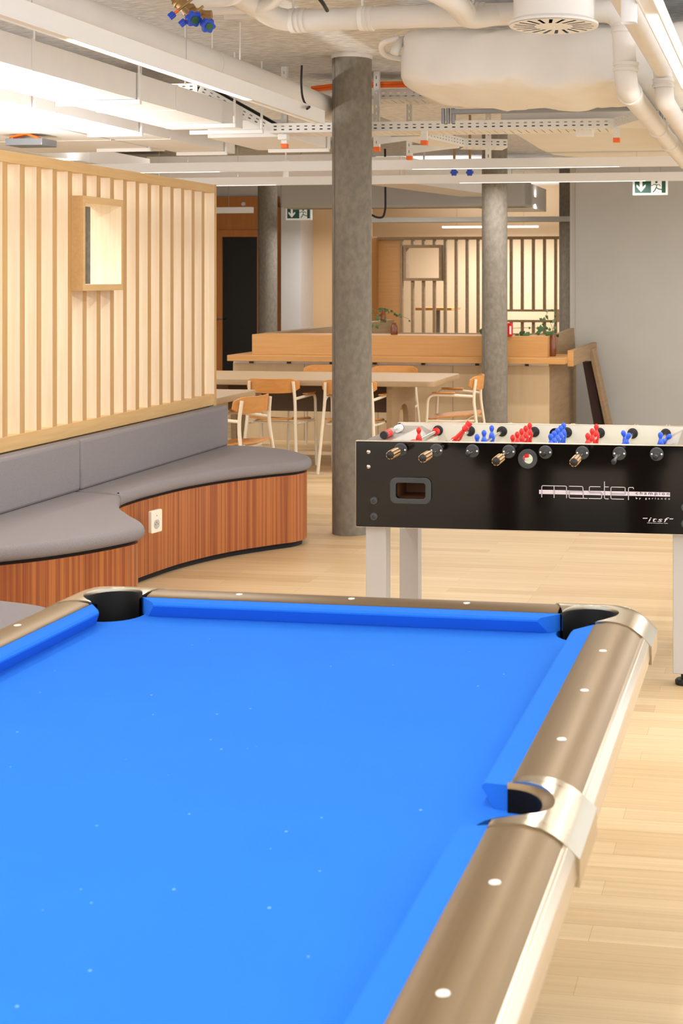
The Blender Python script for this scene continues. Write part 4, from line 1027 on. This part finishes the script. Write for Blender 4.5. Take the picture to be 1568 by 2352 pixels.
# C-posts with orange end caps
def cpost(px, D, label, arm=0, top=3.05, zc=2.497):
    p = at(px, 330, D); t = thing('ceiling_post', label, 'bracket', (p.x, p.y, zc), group='white strut posts')
    n = int((top-zc-.05)/.05); holes = [rrect(-.004, .004, .05+k*.05, .05+k*.05+.022, .003, 2) for k in range(n)]
    link('strut', curve_mesh([[(-.02, .02), (.02, .02), (.02, top-zc), (-.02, top-zc)]]+holes, .0012, FRONT(p.x, p.y, zc)), 'tray', t)
    MB().box(p.x-.02, p.x-.017, p.y, p.y+.03, zc+.02, top).box(p.x+.017, p.x+.02, p.y, p.y+.03, zc+.02, top).build('strut_side', 'tray', t)
    MB().box(p.x-.022, p.x+.022, p.y-.005, p.y+.035, zc, zc+.03).build('end_cap', 'orange', t, .003)
    if arm:
        m = MB(); m.quadgrid([[Vector((p.x+.018, y, zc+.05)), Vector((p.x+.018+arm, y, zc+.085)), Vector((p.x+.018+arm, y, zc+.10)), Vector((p.x+.018, y, zc+.11))] for y in (p.y, p.y+.03)]); m.build('bracket_arm', 'tray', t)
cpost(652, 9.45, 'strut post with orange cap hanging left of the near column')
cpost(864, 9.68, 'strut post with orange cap and bracket arm just right of the near column', .30)
cpost(973, 9.22, 'strut post with orange cap in front of the crossing cable tray', 0, 2.60)
cpost(939, 10.40, 'lowest-hanging strut post with orange cap and bracket arm, right of the near column', .36)
cpost(1415, 9.05, 'strut post with orange cap at the right end of the crossing cable tray', 0, 2.62)
p = at(1121, 330, 10.25); t = thing('perforated_post', 'tall perforated white steel post without cap behind the crossing tray', 'bracket', (p.x, p.y, 2.47))
link('strut', curve_mesh([[(-.022, 0), (.022, 0), (.022, .58), (-.022, .58)]]+[rrect(-.004, .004, .03+.055*k, .055+.055*k, .003, 2) for k in range(10)], .0015, FRONT(p.x, p.y, 2.47)), 'tray', t)
p = at(1341, 303, 9.15); t = thing('junction_box', 'small white junction box under the crossing cable tray', 'junction box', (p.x, p.y, p.z))
MB().box(p.x-.058, p.x+.058, p.y, p.y+.06, p.z-.030, p.z+.030).build('box', 'whiteg', t, .006)
for s_ in (-.024, .024): MB().cyl((p.x+s_, p.y-.004, p.z+.004), (p.x+s_, p.y+.001, p.z+.004), .014, 16).build('knockout', 'whiteg', t)
p = at(652, 318, 9.35); t = thing('junction_box', 'white cable gland box above the orange cap left of the near column', 'junction box', (p.x, p.y, p.z)); MB().box(p.x-.035, p.x+.032, p.y-.03, p.y+.02, p.z-.01, p.z+.03).build('box', 'whiteg', t, .006)
# hanging black cable at the lamp end
t = thing('lamp_cable', 'black cable looping from the ceiling to the end of the long left lamp', 'cable', tuple(at(693, 180, 7.9)))
MB().tube(bend([at(693, 150, 7.9), at(691, 190, 7.9), at(694, 225, 7.9), at(703, 243, 7.85), at(712, 245, 7.75), at(705, 250, 7.6)], .05), .0065, 8).build('cable', 'cable', t)
t = thing('loose_cable', 'black cable hanging at the top centre above the crossing pipe', 'cable', tuple(at(735, 5, 7.0)))
MB().tube(bend([at(728, -10, 6.2), at(742, 8, 6.25), at(751, 24, 6.4)], .05), .009, 8).build('cable', 'cable', t)
t = thing('hanging_cable', 'dark cable loop hanging above the counter right of the near column', 'cable', tuple(at(885, 420, 15.5)))
MB().tube(bend([at(884, 341, 15.5), at(885, 480, 15.5), at(880, 500, 15.5), at(865, 500, 15.5), at(850, 492, 15.5)], .1), .012, 8).build('cable', 'cable', t)
# white threaded rods from ceiling
for i, px in enumerate((425, 487, 551)):
    q = at(px, 60, 7.8); t = thing('ceiling_rod', ('left', 'middle', 'right')[i]+' of three thin white rods rising behind the round duct', 'rod', (q.x, q.y, 2.8), group='thin white ceiling rods')
    MB().cyl((q.x, q.y, 2.70), (q.x, q.y, 3.05), .0045, 8).build('rod', 'whiteg', t)

# ------------------------------------------------------------------ valves
def valve(px, py, D, label, r, tiltx, cap=True):
    p = at(px, py, D); t = thing('valve', label, 'valve', p, group='blue-handled valves')
    ax = Vector(tiltx).normalized(); q = ax.to_track_quat('Z', 'Y')
    m = MB(); n = 40; rings = []
    for z in (0, .006, .022, .028):
        k = .9 if z in (0, .028) else 1
        rings.append([p+q@Vector(((r*k*(1+.12*math.cos(6*2*PI*i/n)))*math.cos(2*PI*i/n), (r*k*(1+.12*math.cos(6*2*PI*i/n)))*math.sin(2*PI*i/n), z)) for i in range(n)])
    m.quadgrid(rings); m.build('handwheel', 'blue', t)
    if cap: MB().cyl(p+ax*.028, p+ax*.032, r*.5, 20).build('cap', 'green', t)
    MB().cyl(p-ax*.10, p, r*.42, 16).build('valve_body', 'brass', t); MB().cyl(p-ax*.022, p-ax*.004, r*.5, 16).build('orange_ring', 'orange', t)
valve(442, 40, 5.9, 'large blue valve handwheel at the top left, the left one of two', .033, (.7, -.65, -.55))
valve(474, 56, 5.9, 'large blue valve handwheel at the top left, the lower right one of two', .030, (.7, -.65, -.45))
valve(400, 31, 5.9, 'small blue valve cap leftmost of the valve cluster', .014, (-.6, -.3, -.6), False)
valve(425, 48, 5.9, 'small blue valve cap below the left handwheel', .014, (-.6, -.3, -.6), False)
t = thing('brass_pipe', 'brass pipe fitting carrying the blue valves at the top left', 'pipe', tuple(at(420, 0, 6)))
MB().tube([at(395, -20, 6.05), at(410, 2, 6.02), at(432, 22, 6.0), at(455, 38, 6.0)], .026, 16).cyl(at(408, 0, 6.02), at(414, 8, 6.02), .032, 12).cyl(at(430, 18, 6.0), at(436, 26, 6.0), .032, 8).build('pipe', 'brass', t)
MB().tube([at(440, 26, 6.05), at(470, 34, 6.05), at(486, 34, 6.05)], .02, 12).build('branch', 'brass', t)
for i, px in enumerate((1043, 1079)):
    valve(px, 396, 12.2, ('left', 'right')[i]+' of the two tiny blue valves under the crosswise lamps', .03, (0, -1, -.1), False); q = at(px, 396, 12.27); MB().cyl((q.x, q.y, q.z), (q.x, q.y, 3.05), .012, 10).build('stem_pipe', 'brass', C.objects[-1].parent if False else [o for o in bpy.data.objects if o.name.startswith('valve') and o.type == 'EMPTY'][-1])
p = at(555, 468, 17.5); t = thing('smoke_detector', 'small white detector on the timber above the door', 'detector', (p.x, p.y, p.z)); MB().lathe([(.03, 0), (.03, .02), (.02, .035), (.001, .036)], (at(555, 468, 19.9).x, 18.998, at(555, 468, 19.9).z), (0, -1, 0), 20).build('housing', 'whiteg', t)
